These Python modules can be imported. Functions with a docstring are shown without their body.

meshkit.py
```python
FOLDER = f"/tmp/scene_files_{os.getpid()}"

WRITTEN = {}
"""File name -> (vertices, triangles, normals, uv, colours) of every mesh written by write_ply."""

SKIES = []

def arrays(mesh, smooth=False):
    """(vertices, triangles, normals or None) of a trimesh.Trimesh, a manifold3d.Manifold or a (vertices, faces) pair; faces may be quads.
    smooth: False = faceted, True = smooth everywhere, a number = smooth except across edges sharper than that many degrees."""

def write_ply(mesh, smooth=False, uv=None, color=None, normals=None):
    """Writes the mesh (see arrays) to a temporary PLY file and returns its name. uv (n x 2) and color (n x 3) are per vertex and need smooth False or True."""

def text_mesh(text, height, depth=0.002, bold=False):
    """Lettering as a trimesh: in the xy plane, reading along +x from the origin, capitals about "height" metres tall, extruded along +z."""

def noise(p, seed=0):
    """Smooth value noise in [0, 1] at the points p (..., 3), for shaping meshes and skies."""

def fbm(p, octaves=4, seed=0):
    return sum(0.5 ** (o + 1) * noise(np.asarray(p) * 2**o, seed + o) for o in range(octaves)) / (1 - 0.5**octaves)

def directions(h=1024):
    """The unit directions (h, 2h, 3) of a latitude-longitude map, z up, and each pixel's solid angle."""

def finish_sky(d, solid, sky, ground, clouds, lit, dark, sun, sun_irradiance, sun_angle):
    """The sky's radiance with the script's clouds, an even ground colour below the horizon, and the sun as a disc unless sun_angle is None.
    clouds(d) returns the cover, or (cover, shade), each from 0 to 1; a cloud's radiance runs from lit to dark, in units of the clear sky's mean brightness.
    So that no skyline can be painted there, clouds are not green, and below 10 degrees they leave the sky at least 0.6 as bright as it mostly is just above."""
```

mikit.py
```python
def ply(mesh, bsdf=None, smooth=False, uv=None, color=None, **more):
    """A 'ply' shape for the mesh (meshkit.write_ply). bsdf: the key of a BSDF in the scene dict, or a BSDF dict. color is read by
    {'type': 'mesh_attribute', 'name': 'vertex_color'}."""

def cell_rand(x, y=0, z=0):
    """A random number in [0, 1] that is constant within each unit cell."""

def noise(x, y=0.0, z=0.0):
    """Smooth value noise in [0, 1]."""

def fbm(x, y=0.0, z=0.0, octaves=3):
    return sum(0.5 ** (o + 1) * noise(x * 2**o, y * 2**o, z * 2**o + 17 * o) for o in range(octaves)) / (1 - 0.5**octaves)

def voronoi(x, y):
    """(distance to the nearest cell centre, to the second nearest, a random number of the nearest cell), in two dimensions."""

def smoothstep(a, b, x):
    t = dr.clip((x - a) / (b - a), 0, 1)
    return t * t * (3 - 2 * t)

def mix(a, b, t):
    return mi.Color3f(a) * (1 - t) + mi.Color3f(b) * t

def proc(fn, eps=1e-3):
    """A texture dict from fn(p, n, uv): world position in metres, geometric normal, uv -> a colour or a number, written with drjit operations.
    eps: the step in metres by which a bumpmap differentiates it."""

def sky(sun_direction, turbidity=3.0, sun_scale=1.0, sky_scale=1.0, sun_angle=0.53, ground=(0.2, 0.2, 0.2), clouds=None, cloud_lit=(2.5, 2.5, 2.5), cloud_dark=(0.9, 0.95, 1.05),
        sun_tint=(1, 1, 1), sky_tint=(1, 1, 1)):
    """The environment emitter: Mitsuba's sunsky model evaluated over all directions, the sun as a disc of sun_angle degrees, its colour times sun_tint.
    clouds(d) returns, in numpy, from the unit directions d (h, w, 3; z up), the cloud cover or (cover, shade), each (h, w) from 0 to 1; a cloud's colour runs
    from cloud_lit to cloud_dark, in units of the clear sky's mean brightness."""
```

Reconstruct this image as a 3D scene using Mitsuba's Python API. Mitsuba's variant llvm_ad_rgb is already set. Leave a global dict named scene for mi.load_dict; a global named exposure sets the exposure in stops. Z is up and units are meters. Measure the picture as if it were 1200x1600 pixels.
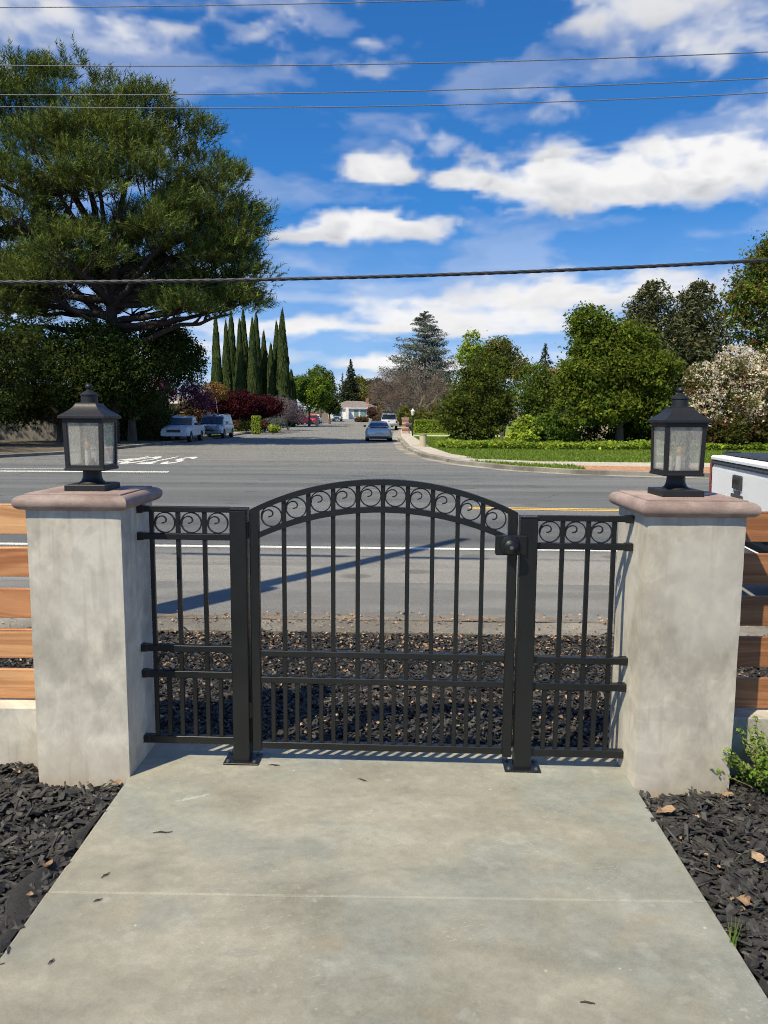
import math, numpy as np, trimesh, mitsuba as mi, drjit as dr, mikit, meshkit, manifold3d as m3
from shapely.geometry import Polygon, LineString, Point, box as sbox
from mikit import proc, noise, fbm, voronoi, cell_rand, smoothstep, mix
T = mi.ScalarTransform4f
scene, labels = {}, {}

# ------------------------------------------------------------------ camera, sky, exposure
PITCH, ROLL = math.atan(148 / 1200), math.radians(0.4)
scene['camera'] = {'type': 'perspective', 'fov': 2 * math.degrees(math.atan(0.5)), 'fov_axis': 'x', 'near_clip': 0.05, 'far_clip': 3000.0,
                   'to_world': T().look_at(origin=[0, 0, 1.6], target=[0, math.cos(PITCH), 1.6 - math.sin(PITCH)],
                                           up=[-math.sin(ROLL), math.sin(PITCH) * math.cos(ROLL), math.cos(PITCH) * math.cos(ROLL)])}
exposure = 1.9
SUN_AZ, SUN_EL = math.radians(42), math.radians(50)      # shadows fall ahead and to the right
SUN = [-math.sin(SUN_AZ) * math.cos(SUN_EL), -math.cos(SUN_AZ) * math.cos(SUN_EL), math.sin(SUN_EL)]
# cloud banks: azimuth (right of +y), elevation, half width, half height in degrees, strength
BANKS = [(-20, 23.4, 8.5, 2.1, .78), (-25, 21.4, 6, 1.6, .45), (-7.5, 25.0, 5.5, 3.2, .66), (-2.0, 23.4, 4.5, 2.2, .5), (2, 26.6, 8, 1.6, .5), (17, 25.2, 9, 2.4, .68), (22, 22.2, 8, 2.8, .72),
         (15.0, 15.3, 8.5, 2.2, 1.1), (22.0, 16.2, 8, 3.2, 1.1), (12.5, 17.8, 4.0, 1.4, .7), (25, 19.0, 6, 2.4, .75), (3.9, 18.7, 4.2, 1.5, .72), (-0.9, 16.8, 2.8, 1.0, 1.0), (6.2, 16.1, 3.2, .8, .85), (-1.8, 13.0, 6.4, 1.35, 1.05),
         (13.6, 8.4, 13, 1.7, .85), (5.5, 6.8, 12, 1.9, .85), (-6.5, 6.2, 11, 1.3, .75), (0.9, 3.8, 6.5, .9, .95), (-12.2, 21.3, 4.0, 1.0, .5), (12.3, 20.2, 4.5, 1.6, .5), (-60, 24, 16, 5, .7), (60, 20, 16, 5, .7), (150, 30, 20, 6, .5)]


def clouds(d):
    az = np.degrees(np.arctan2(d[..., 0], d[..., 1])); el = np.degrees(np.arcsin(np.clip(d[..., 2], -1, 1))); o = az * 0
    s = np.stack([az * .16, el * .30, o + 1.7], -1)
    wx, wy = meshkit.fbm(s * 1.6 + 7, 4, 61) - .5, meshkit.fbm(s * 1.6 + 3, 4, 62) - .5
    s = s + .55 * np.stack([wx, wy, o], -1)
    big, fine = meshkit.fbm(s * 1.2, 6, 5), meshkit.fbm(s * np.array([3.1, 3.4, 1]), 5, 9)
    streak = meshkit.fbm(np.stack([az * .09 + wx, el * .9 + wy * 1.2, o + 4.4], -1), 6, 21)
    bank, base = o.copy(), o.copy()
    az2, el2 = az + wx * 4.2, el + wy * 1.6                              # ragged outlines
    for a, e, wa, we, k in BANKS:
        da, de = (az2 - a + 180) % 360 - 180, el2 - e
        g = k * np.exp(-np.abs(da / wa) ** 2.2 - np.abs(de / np.where(de < 0, we * .72, we * 1.15)) ** 2.2)
        base = np.where(g > bank, np.clip(-de / we, -1, 1), base); bank = np.maximum(bank, g)
    low = np.clip((12 - el) / 5, 0, 1)
    tex = (1 - low) * (.55 * big + .45 * fine) + low * (.66 * streak + .34 * fine)
    f = bank * .95 + (tex - .5) * 1.75 - .34
    f = f + (fine - .5) * .35
    cover = np.clip(f / np.where(el > 18, .62, .46), 0, 1); cover = cover * cover * (3 - 2 * cover) * .97
    veil = np.clip((meshkit.fbm(s * np.array([.8, 1.5, 1]) + 5, 6, 33) - .47) * 2.0, 0, .20) * np.clip(el / 6, 0, 1)
    haze = np.clip(1 - el / 14, 0, 1) * .34 + low * np.clip((streak - .46) * 2.2, 0, .5)
    cover = 1 - (1 - cover) * (1 - veil) * (1 - haze)
    shade = np.clip(.12 + .62 * base * np.clip(f, 0, 1) + (fine - .5) * 1.3 + (big - .5) * .8, 0, 1) * (1 - .4 * low)
    return cover, shade


scene['sky'] = mikit.sky(SUN, turbidity=2.3, sky_scale=.62, clouds=clouds, cloud_lit=(4.0, 3.95, 3.9), cloud_dark=(1.6, 1.7, 1.9), sky_tint=(.40, 1.10, 1.72), sun_tint=(.94, 1, .99), ground=(.12, .12, .11))

# ------------------------------------------------------------------ materials
rng = np.random.default_rng(7)


def rgb(r, g, b): return {'type': 'rgb', 'value': [r, g, b]}


def mat(name, color, rough=.6, bump=None, **kw):
    b = {'type': 'principled', 'base_color': proc(color) if callable(color) else rgb(*color), 'roughness': proc(rough) if callable(rough) else rough, **kw}
    if bump: b = {'type': 'bumpmap', 'nested': b, 'arbitrary': proc(bump[0], eps=bump[2] if len(bump) > 2 else 1e-3), 'scale': bump[1]}
    scene['m_' + name] = {'type': 'twosided', 'nested': b}


def c_path(p, n, uv):
    a, b = fbm(p.x * 1.7, p.y * 2.6, 3.1, 4), fbm(p.x * 5 + 9, p.y * 6, 1.2, 4)
    c = mix((.37, .35, .285), (.53, .49, .40), smoothstep(.3, .7, a * .55 + b * .45))
    c = mix(c, (.40, .41, .37), smoothstep(.45, .7, fbm(p.x * 2.3 + 4, p.y * 2.6 + 8, .5, 5)) * .8)
    wf = fbm(p.x * 16 + p.y * 7, p.y * 17 - p.x * 5, 4.1, 4)
    c = mix(c, (.66, .64, .57), smoothstep(.60, .72, wf) * smoothstep(.45, .62, noise(p.x * 2.6, p.y * 2.6, 9)) * .24)
    c = c * (.84 + .32 * fbm(p.x * 11 + 2, p.y * 15, 3.3, 5)) * (.86 + .28 * fbm(p.x * 38, p.y * 46, 8.8, 3))
    c = mix(c, (.50, .37, .23), smoothstep(.6, .78, fbm(p.x * 6.1 + 20, p.y * 7.4, 7.5, 4)) * .28)
    c = mix(c, (.33, .33, .30), smoothstep(.60, .75, fbm(p.x * 7 + 3, p.y * 16, 2.5, 3)) * .35)
    w, _, r = voronoi(p.x * 5.5, p.y * 5.5)
    c = mix(c, (.72, .70, .64), smoothstep(.055, .025, w + .05 * noise(p.x * 60, p.y * 60)) * smoothstep(.74, .78, r))
    sc = smoothstep(.84, .92, noise(p.x * 60 + p.y * 22, p.y * 170 - p.x * 50)) * smoothstep(.60, .75, noise(p.x * 4, p.y * 4, 5))
    c = mix(c, (.66, .64, .57), sc * .4)
    c = c * (.84 + .32 * fbm(p.x * 3, p.y * 9, 6, 5))
    dx, dy = (p.x + .80) * .9 + (p.y - 3.07) * .42, -(p.x + .80) * .42 + (p.y - 3.07) * .9
    sp = smoothstep(1, .55, dr.sqrt(dr.square(dx / .11) + dr.square(dy / .022)) + .5 * noise(p.x * 70, p.y * 70))
    c = mix(c, (.68, .67, .62), sp * .8)
    return c * mi.Color3f(.655, .68, .68) * (.93 + .14 * noise(p.x * 230, p.y * 230))


mat('path', c_path, .75, (lambda p, n, uv: fbm(p.x * 90, p.y * 90, 0, 3), .0016, 2e-3))
mat('joint', (.36, .35, .32), .9)


def c_stucco(p, n, uv):
    h = p.x + p.y * 1.0
    a = fbm(h * 3.2, p.z * 3.0, p.y, 5); b = fbm(h * 9 + 3, p.z * 7 + p.x * 2, 4.4, 4)
    g = fbm(h * 22 + 4 * a, p.z * 17, 7.7, 4)
    c = mix((.30, .29, .262), (.53, .512, .468), smoothstep(.3, .68, a * .45 + b * .35 + g * .2))
    sc = fbm(h * 120 + 30 * b, p.z * 26 + 6 * a, 2.2, 3)
    c = c * (.87 + .26 * g) * (.90 + .20 * sc) * mix((1, 1, 1), (.86, .85, .83), smoothstep(.2, .9, p.x))
    c = mix(c, (.50, .49, .475), smoothstep(.52, .72, fbm(h * 4 + 7, p.z * 2.2, 9.1, 4)) * .45)
    c = mix(c, (.40, .35, .29), smoothstep(.36, .02, p.z + .22 * fbm(h * 9, p.z * 5, 1, 4)) * .6)
    c = mix(c, (.27, .25, .225), smoothstep(.56, .74, fbm(h * 34, p.z * 1.6, 5, 3)) * smoothstep(.55, 1.2, p.z) * .35)
    e = fbm(h * 7 + 2.5 * fbm(h * 4, p.z * 4, 2, 3), p.z * 9, 6.6, 4)
    tr = smoothstep(.035, .004, dr.abs(e - .52)) * smoothstep(.50, .66, noise(h * 3.7, p.z * 2.9, 2.2))
    c = mix(c, (.60, .585, .54), tr * .07)
    c = mix(c, (.30, .285, .26), smoothstep(.50, .60, e) * smoothstep(.5, .62, noise(h * 3.7, p.z * 2.9, 2.2)) * .3)
    ln = smoothstep(.72, .86, noise(h * 52, p.z * 3.5, 8)) * smoothstep(.5, .7, noise(h * 3, p.z * 2, 12))
    return mix(c, (.31, .295, .275), ln * .32) * mi.Color3f(1.12, 1.11, 1.06)


mat('stucco', c_stucco, .7, (lambda p, n, uv: fbm((p.x + p.y) * 13, p.z * 11, 0, 4) + .25 * fbm((p.x + p.y) * 80, p.z * 70, 3, 2), .0032, 2e-3))
mat('cap', lambda p, n, uv: mix((.222, .160, .142), (.34, .268, .242), smoothstep(.25, .75, fbm(p.x * 9, p.y * 9, p.z * 12, 4))) * (.9 + .2 * noise(p.x * 150, p.y * 150, p.z * 150)), .72,
    (lambda p, n, uv: fbm(p.x * 60, p.y * 60, p.z * 60, 3), .0012, 2e-3))
mat('black', lambda p, n, uv: mix((.0055, .0068, .0075), (.0095, .0112, .0122), noise(p.x * 25, p.y * 25, p.z * 9)), .38, specular=.5)
mat('black_matte', (.013, .014, .016), .5)
mat('bolt', (.16, .17, .18), .4, metallic=.6)


def c_wood(k, lo, hi):
    def f(p, n, uv):
        row = dr.floor((p.z - .2) / .196)
        x = p.x + row * 7.3 + k
        w = noise(x * 1.1, p.z * 6 + row * 3, row) * 1.2
        g = fbm(x * 1.6, p.z * 55 + w * 9, p.y * 30 + row * 11, 4)
        c = mix(lo, hi, smoothstep(.28, .72, g))
        c = mix(c, (hi[0] * .62, hi[1] * .5, hi[2] * .42), smoothstep(.6, .8, noise(x * 2.2, p.z * 120 + w * 30, row)) * .55)
        t = cell_rand(row + 3, k * 10)
        if k < 1: c = c * dr.select((row > 1.5) & (row < 3.5), mi.Color3f(.66, .55, .51), mi.Color3f(1.0))      # two boards of redder stock
        return c * (1.28 if k < 1 else .92) * (.82 + .32 * t) * (.95 + .1 * noise(x * 30, p.z * 300))
    return f


mat('wood_left', c_wood(0.3, (.40, .19, .085), (.62, .36, .18)), .55, (lambda p, n, uv: fbm(p.x * 3, p.z * 130, 0, 3), .0012, 1e-3))
mat('wood_right', c_wood(2.7, (.26, .105, .045), (.46, .215, .095)), .5, (lambda p, n, uv: fbm(p.x * 3, p.z * 130, 0, 3), .0012, 1e-3))
mat('mulch', lambda p, n, uv: mix(mix((.016, .016, .0165), (.062, .061, .059), noise(p.x * 46, p.y * 46, p.z * 46)), (.115, .083, .06), smoothstep(.62, .84, noise(p.x * 31 + 5, p.y * 31, p.z * 9)) * (.10 + .80 * smoothstep(3.3, 4.6, p.y))), .55)
mat('soil', lambda p, n, uv: mix((.012, .011, .011), (.05, .045, .04), fbm(p.x * 18, p.y * 18, 0, 4)), .95)
mat('fabric', lambda p, n, uv: mix((.015, .015, .016), (.03, .03, .031), noise(p.x * 200, p.y * 200)), .8)


def c_leaf(p, n, uv):
    r = cell_rand(p.x * 14, p.y * 14, 4)
    return mix(mix((.20, .115, .065), (.42, .30, .185), r), (.58, .48, .36), smoothstep(.65, .9, noise(p.x * 50, p.y * 50, p.z * 50)))


mat('dry_leaf', c_leaf, .7)
mat('twig', (.20, .15, .10), .85); mat('sliver', (.055, .045, .038), .85)
mat('branch_stub', lambda p, n, uv: mix((.30, .22, .13), (.50, .40, .26), noise(p.x * 60, p.y * 60, p.z * 60)), .8)


def c_road(p, n, uv):
    s = fbm(p.x * .10, p.y * .9, 3, 4)
    c = mix((.155, .168, .176), (.21, .219, .221), smoothstep(.3, .7, s))
    near = smoothstep(10.3, 8.9, p.y + .3 * noise(p.x * .6, p.y * .6))
    c = mix(c, (.385, .375, .35), near * .85)
    c = mix(c, (.27, .265, .245), smoothstep(25, 29, p.y) * .6)
    c = mix(c, (.11, .112, .115), smoothstep(.6, .78, fbm(p.x * .22 + 5, p.y * 2.2, 9, 3)) * .38)
    crack = dr.abs(fbm(p.x * .16 + 11, p.y * .5, 2, 4) - .5)
    c = mix(c, (.06, .06, .06), smoothstep(.007, .0015, crack) * .6 * smoothstep(.40, .55, noise(p.x * .3, p.y * .3, 4)))
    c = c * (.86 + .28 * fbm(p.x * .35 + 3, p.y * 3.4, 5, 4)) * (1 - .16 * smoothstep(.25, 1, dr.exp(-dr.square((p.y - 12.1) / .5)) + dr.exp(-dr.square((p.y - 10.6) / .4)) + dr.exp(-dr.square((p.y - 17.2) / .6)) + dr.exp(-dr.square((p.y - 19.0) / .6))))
    sp = voronoi(p.x * .7, p.y * .9)
    c = mix(c, (.085, .085, .085), smoothstep(.16, .06, sp[0]) * smoothstep(.72, .78, sp[2]) * .5)
    return c * .56 * (.84 + .32 * noise(p.x * 90, p.y * 90))


mat('asphalt', c_road, .88)
mat('patch', lambda p, n, uv: mix((.135, .137, .135), (.18, .18, .175), smoothstep(.3, .7, fbm(p.x * .8, p.y * 3.2, 1, 4))) * (.88 + .24 * noise(p.x * 110, p.y * 110)), .9)
mat('kerb', lambda p, n, uv: mix((.135, .126, .11), (.26, .244, .212), smoothstep(.25, .75, fbm(p.x * 1.3, p.y * 1.3, 6, 5))) * (.9 + .2 * noise(p.x * 40, p.y * 40)), .9)
mat('sidewalk', lambda p, n, uv: mix((.27, .245, .21), (.36, .33, .29), fbm(p.x * 2, p.y * 2, 6, 5)) * (.86 + .28 * noise(p.x * 28, p.y * 28)), .9)
mat('dirt', lambda p, n, uv: mix((.10, .085, .07), (.24, .20, .16), fbm(p.x * 8, p.y * 14, 6, 5)), .95)
mat('bark_chips', lambda p, n, uv: mix((.18, .08, .045), (.38, .22, .13), noise(p.x * 22, p.y * 22, 1)), .95)
mat('lawn', lambda p, n, uv: mix((.075, .115, .022), (.12, .17, .034), fbm(p.x * 1.6, p.y * 2.4, 1, 4)) * (.75 + .5 * noise(p.x * 25, p.y * 25)), .95, specular=.05)
mat('earth', lambda p, n, uv: mix((.06, .05, .036), (.12, .10, .07), fbm(p.x * .5, p.y * .5, 1, 5)), .95)
mat('white_line', lambda p, n, uv: mix((.50, .50, .47), (.66, .66, .62), smoothstep(.25, .5, noise(p.x * 5, p.y * 40, 2))), .7)
mat('yellow_line', lambda p, n, uv: mix((.60, .36, .06), (.72, .46, .10), noise(p.x * 5, p.y * 40, 2)), .7)
mat('wall_grey', lambda p, n, uv: mix((.13, .122, .11), (.20, .188, .17), fbm(p.x * 2, p.z * 4, p.y, 3)), .9)
mat('bark', lambda p, n, uv: mix((.07, .052, .04), (.20, .165, .135), fbm(p.x * 7, p.y * 7, p.z * 2.2, 4)), .95)
mat('bark_pale', lambda p, n, uv: mix((.17, .145, .115), (.36, .32, .26), fbm(p.x * 4, p.y * 4, p.z * 1.5, 4)), .95)
mat('bark_dark', (.05, .038, .035), .95)
scene['m_leaves'] = {'type': 'principledthin', 'base_color': {'type': 'mesh_attribute', 'name': 'vertex_color'}, 'roughness': .5, 'diff_trans': .75, 'spec_trans': 0.0, 'eta': 1.35}
scene['m_needles'] = {'type': 'principledthin', 'base_color': {'type': 'mesh_attribute', 'name': 'vertex_color'}, 'roughness': .6, 'diff_trans': .3, 'spec_trans': 0.0, 'eta': 1.3}
scene['m_vertex'] = {'type': 'twosided', 'nested': {'type': 'diffuse', 'reflectance': {'type': 'mesh_attribute', 'name': 'vertex_color'}}}
for nm, col, ro, me in (('paint_silver', (.50, .50, .51), .25, .55), ('paint_white', (.78, .79, .80), .3, 0), ('paint_truck', (.46, .51, .58), .3, .1), ('paint_van', (.30, .39, .42), .25, .35),
                        ('paint_blue', (.17, .27, .36), .3, .2), ('paint_red', (.42, .02, .025), .3, 0)):
    mat(nm, col, ro, metallic=me, clearcoat=.8, clearcoat_gloss=.92)
mat('tyre', (.018, .018, .018), .85); mat('rim', (.5, .5, .52), .3, metallic=.8); mat('trim', (.035, .036, .038), .5)
mat('chrome', (.75, .75, .76), .18, metallic=1.0); mat('car_glass', (.015, .02, .025), .06, specular=.9); mat('lamp_red', (.16, .01, .012), .2, clearcoat=1.0)
mat('lamp_clear', (.62, .64, .66), .12, clearcoat=1.0); mat('plate', (.68, .68, .70), .5); mat('tonneau', (.022, .026, .034), .45)
mat('emblem', lambda p, n, uv: mix((.05, .05, .055), (.09, .09, .095), noise(p.x * 90, p.y * 90, p.z * 90)), .4, metallic=.3)
mat('house_white', (.72, .71, .68), .8); mat('house_tan', (.44, .36, .29), .9)
mat('shingle', lambda p, n, uv: mix((.14, .12, .11), (.25, .215, .195), noise(p.x * 1.4, p.y * 2.5, p.z * 12)), .95)
mat('window', (.16, .26, .26), .08, specular=.8); mat('brick', (.36, .15, .11), .9); mat('brick_pale', (.58, .47, .42), .9); mat('post_tan', (.48, .43, .30), .9)
mat('ceramic', (.62, .60, .55), .5); mat('bulb_amber', (.46, .30, .17), .15, clearcoat=1.0); mat('cable', (.030, .033, .042), .5); mat('wire_grey', (.16, .17, .19), .5)
mat('pole', lambda p, n, uv: mix((.12, .09, .065), (.22, .17, .13), fbm(p.x * 30, p.y * 30, p.z * 1.5, 3)), .9)
# seeded glass: clear sheet with milky seeds and streaks running down
scene['m_seeded_glass'] = {'type': 'blendbsdf', 'weight': proc(lambda p, n, uv: .34 + .12 * smoothstep(.3, .8, fbm((p.x + p.y) * 260, p.z * 90, 3, 3)) + .16 * smoothstep(.68, .8, noise((p.x + p.y) * 300, p.z * 240))),
                           'a': {'type': 'thindielectric'},
                           'b': {'type': 'principledthin', 'base_color': rgb(.80, .80, .74), 'roughness': .35, 'diff_trans': 1.0, 'spec_trans': 0.0, 'eta': 1.4}}


# ------------------------------------------------------------------ helpers
def free(key):
    used = lambda k: k in scene or k in labels or any(s.startswith(k + '__') for s in scene)
    if not used(key): return key
    i = 1
    while used(f'{key}_{i:03d}'): i += 1
    return f'{key}_{i:03d}'


def thing(name, label, cat, group=None):
    k = free(name); labels[k] = {'label': label, 'category': cat}
    if group: labels[k]['group'] = group
    return k


def place(x, y, z=0, rz=0): return T().translate([x, y, z]) @ T().rotate([0, 0, 1], rz)


def put(name, mesh, m, parent=None, at=None, smooth=False, color=None, label=None, kind=None):
    k = free(f'{parent}__{name}' if parent else name)
    d = mesh if isinstance(mesh, dict) else mikit.ply(mesh, 'm_' + m, smooth=smooth, color=color)
    scene[k] = {**d, 'to_world': at} if at is not None else dict(d)
    if label or kind: labels[k] = {**({'label': label} if label else {}), **({'kind': kind} if kind else {})}
    return k


def single(name, mesh, m, label, cat, at=None, group=None, **kw):
    k = put(name, mesh, m, None, at, **kw); labels[k] = {**labels.get(k, {}), 'label': label, 'category': cat}
    if group: labels[k]['group'] = group
    return k


def box(x0, x1, y0, y1, z0, z1, c=0.0):
    if c <= 0:
        m = trimesh.creation.box(extents=(x1 - x0, y1 - y0, z1 - z0)); m.apply_translation(((x0 + x1) / 2, (y0 + y1) / 2, (z0 + z1) / 2)); return m
    pts = []
    for X, sx in ((x0, 1), (x1, -1)):
        for Y, sy in ((y0, 1), (y1, -1)):
            for Z, sz in ((z0, 1), (z1, -1)):
                pts += [(X, Y + sy * c, Z + sz * c), (X + sx * c, Y, Z + sz * c), (X + sx * c, Y + sy * c, Z)]
    return trimesh.convex.convex_hull(np.array(pts))


def hull(pts): return trimesh.convex.convex_hull(np.array(pts, float))


def join(*ms): return trimesh.util.concatenate([m for m in ms if m is not None])


def move(m, x=0, y=0, z=0, rz=0, rx=0, ry=0):
    m = m.copy()
    for a, ax in ((rx, (1, 0, 0)), (ry, (0, 1, 0)), (rz, (0, 0, 1))):
        if a: m.apply_transform(trimesh.transformations.rotation_matrix(math.radians(a), ax))
    m.apply_translation((x, y, z)); return m


def lathe(profile, n=24): return trimesh.creation.revolve(np.array(profile, float), sections=n)


def cyl(p0, p1, r, n=16): return trimesh.creation.cylinder(radius=r, segment=[p0, p1], sections=n)


def upright(poly, depth, y0=None):
    """extrude an x-z outline along y, centred on y = 0 (or from y0)"""
    m = trimesh.creation.extrude_polygon(poly, depth, engine='earcut')
    v = m.vertices.copy(); m.vertices = np.stack([v[:, 0], (depth / 2 if y0 is None else y0 + depth) - v[:, 2], v[:, 1]], 1)
    return m


def tube(points, radii, sides=6):
    p = np.asarray(points, float); r = np.broadcast_to(np.asarray(radii, float), (len(p),))
    t = np.gradient(p, axis=0); t /= np.linalg.norm(t, axis=1, keepdims=True) + 1e-12
    ref = np.array([0, 0, 1.0]) if abs(t[:, 2]).mean() < .8 else np.array([1.0, 0, 0])
    a = np.cross(t, ref); a /= np.linalg.norm(a, axis=1, keepdims=True) + 1e-12; b = np.cross(t, a)
    ang = np.arange(sides) * 2 * np.pi / sides
    v = (p[:, None] + r[:, None, None] * (np.cos(ang)[None, :, None] * a[:, None] + np.sin(ang)[None, :, None] * b[:, None])).reshape(-1, 3)
    i, j = np.meshgrid(np.arange(len(p) - 1), np.arange(sides), indexing='ij')
    q = np.stack([i * sides + j, i * sides + (j + 1) % sides, (i + 1) * sides + (j + 1) % sides, (i + 1) * sides + j], -1).reshape(-1, 4)
    return trimesh.Trimesh(v, np.vstack([q[:, [0, 2, 1]], q[:, [0, 3, 2]]]), process=False)


def mesh_of(v, f): return trimesh.Trimesh(np.asarray(v, float), np.asarray(f, int), process=False)


# ground height: flat near us, the side street climbs gently away
RY, RZ = [-50, 20, 30, 50, 86, 164, 195, 260, 700], [-.08, -.08, -.05, 0, .15, .62, 1.35, 2.6, 8]


def gz(y): return np.interp(y, RY, RZ)


def sheet(poly, dz, thick=0.0):
    """polygon laid on the ground, dz above it; thick > 0 gives it side faces"""
    parts = []
    x0, y0, x1, y1 = poly.bounds
    cuts = [y0] + [y for y in RY if y0 < y < y1] + [y1]
    for a, b in zip(cuts[:-1], cuts[1:]):
        piece = poly.intersection(sbox(x0 - 1, a, x1 + 1, b))
        for g in getattr(piece, 'geoms', [piece]):
            if g.geom_type != 'Polygon' or g.area < 1e-6: continue
            if thick:
                m = trimesh.creation.extrude_polygon(g, thick, engine='earcut'); m.vertices[:, 2] += gz(m.vertices[:, 1]) + dz - thick
            else:
                v, f = trimesh.creation.triangulate_polygon(g, engine='earcut')
                m = mesh_of(np.column_stack([v, gz(v[:, 1]) + dz]), f)
                if m.face_normals[:, 2].mean() < 0: m.invert()
            parts.append(m)
    return join(*parts)


# ------------------------------------------------------------------ ground and roads
left_edge = [(-120, 15), (-40, 21.5), (-25, 23.8), (-19, 25.8), (-15.2, 28.6), (-13.6, 32), (-12.9, 38), (-12.6, 46), (-11.9, 58), (-12.2, 80), (-12.9, 120), (-10.8, 155), (-10, 200)]
right_edge = [(120, 17), (40, 20.2), (16, 21.4), (10.5, 21.9), (7.7, 22.6), (5.8, 23.2), (4.1, 24.8), (2.6, 27.7), (1.55, 32.4), (1.05, 40), (.95, 58), (1.55, 86), (.4, 110), (-2.4, 145), (-3.5, 200)]
road = Polygon(left_edge + right_edge[::-1] + [(120, 5.2), (40, 5.45), (3, 5.98), (-3, 6.1), (-40, 6.9), (-120, 8.5)])
put('ground', sheet(sbox(-700, -60, 700, 690), -.10), 'earth', kind='structure')
put('road', sheet(road, 0), 'asphalt', kind='structure')
put('road_patch', sheet(Polygon([(-30, 6.75), (-3, 6.28), (3, 6.18), (30, 5.8), (30, 7.2), (3, 7.62), (-.5, 7.72), (-3, 7.7), (-30, 8.2)]), .004), 'patch', kind='structure')
put('kerb', join(sheet(Polygon([(-40, 6.45), (-3, 5.78), (3, 5.66), (40, 5.1), (40, 5.5), (3, 6.0), (-3, 6.12), (-40, 6.9)]), .045, .12)), 'kerb', kind='structure')
dirt = []
for x in np.arange(-6, 7, .21):
    w = .10 + .16 * rng.random(); dirt.append(Point(0, 0).buffer(1, 5).__class__([(x + w * 1.4 * math.cos(a) * (.7 + .5 * rng.random()), 6.13 - x * .018 + w * .33 * math.sin(a) * (.6 + .8 * rng.random())) for a in np.linspace(0, 2 * np.pi, 13)[:-1]]).buffer(0))
put('gutter_dirt', join(*[sheet(d if d.geom_type == 'Polygon' else d.convex_hull, .050 + .0004 * (i % 7)) for i, d in enumerate(dirt)]), 'dirt', kind='structure')
mk = thing('road_marking', 'painted white and yellow lines on the grey asphalt', 'road marking')
del labels[mk]; labels['road_marking'] = {'kind': 'structure'}
line = lambda pts, w: LineString(pts).buffer(w / 2, cap_style=2)
put('edge_line', sheet(line([(-40, 11.2), (-3, 9.86), (3, 9.72), (40, 8.9)], .14), .004), 'white_line', 'road_marking')
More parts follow.
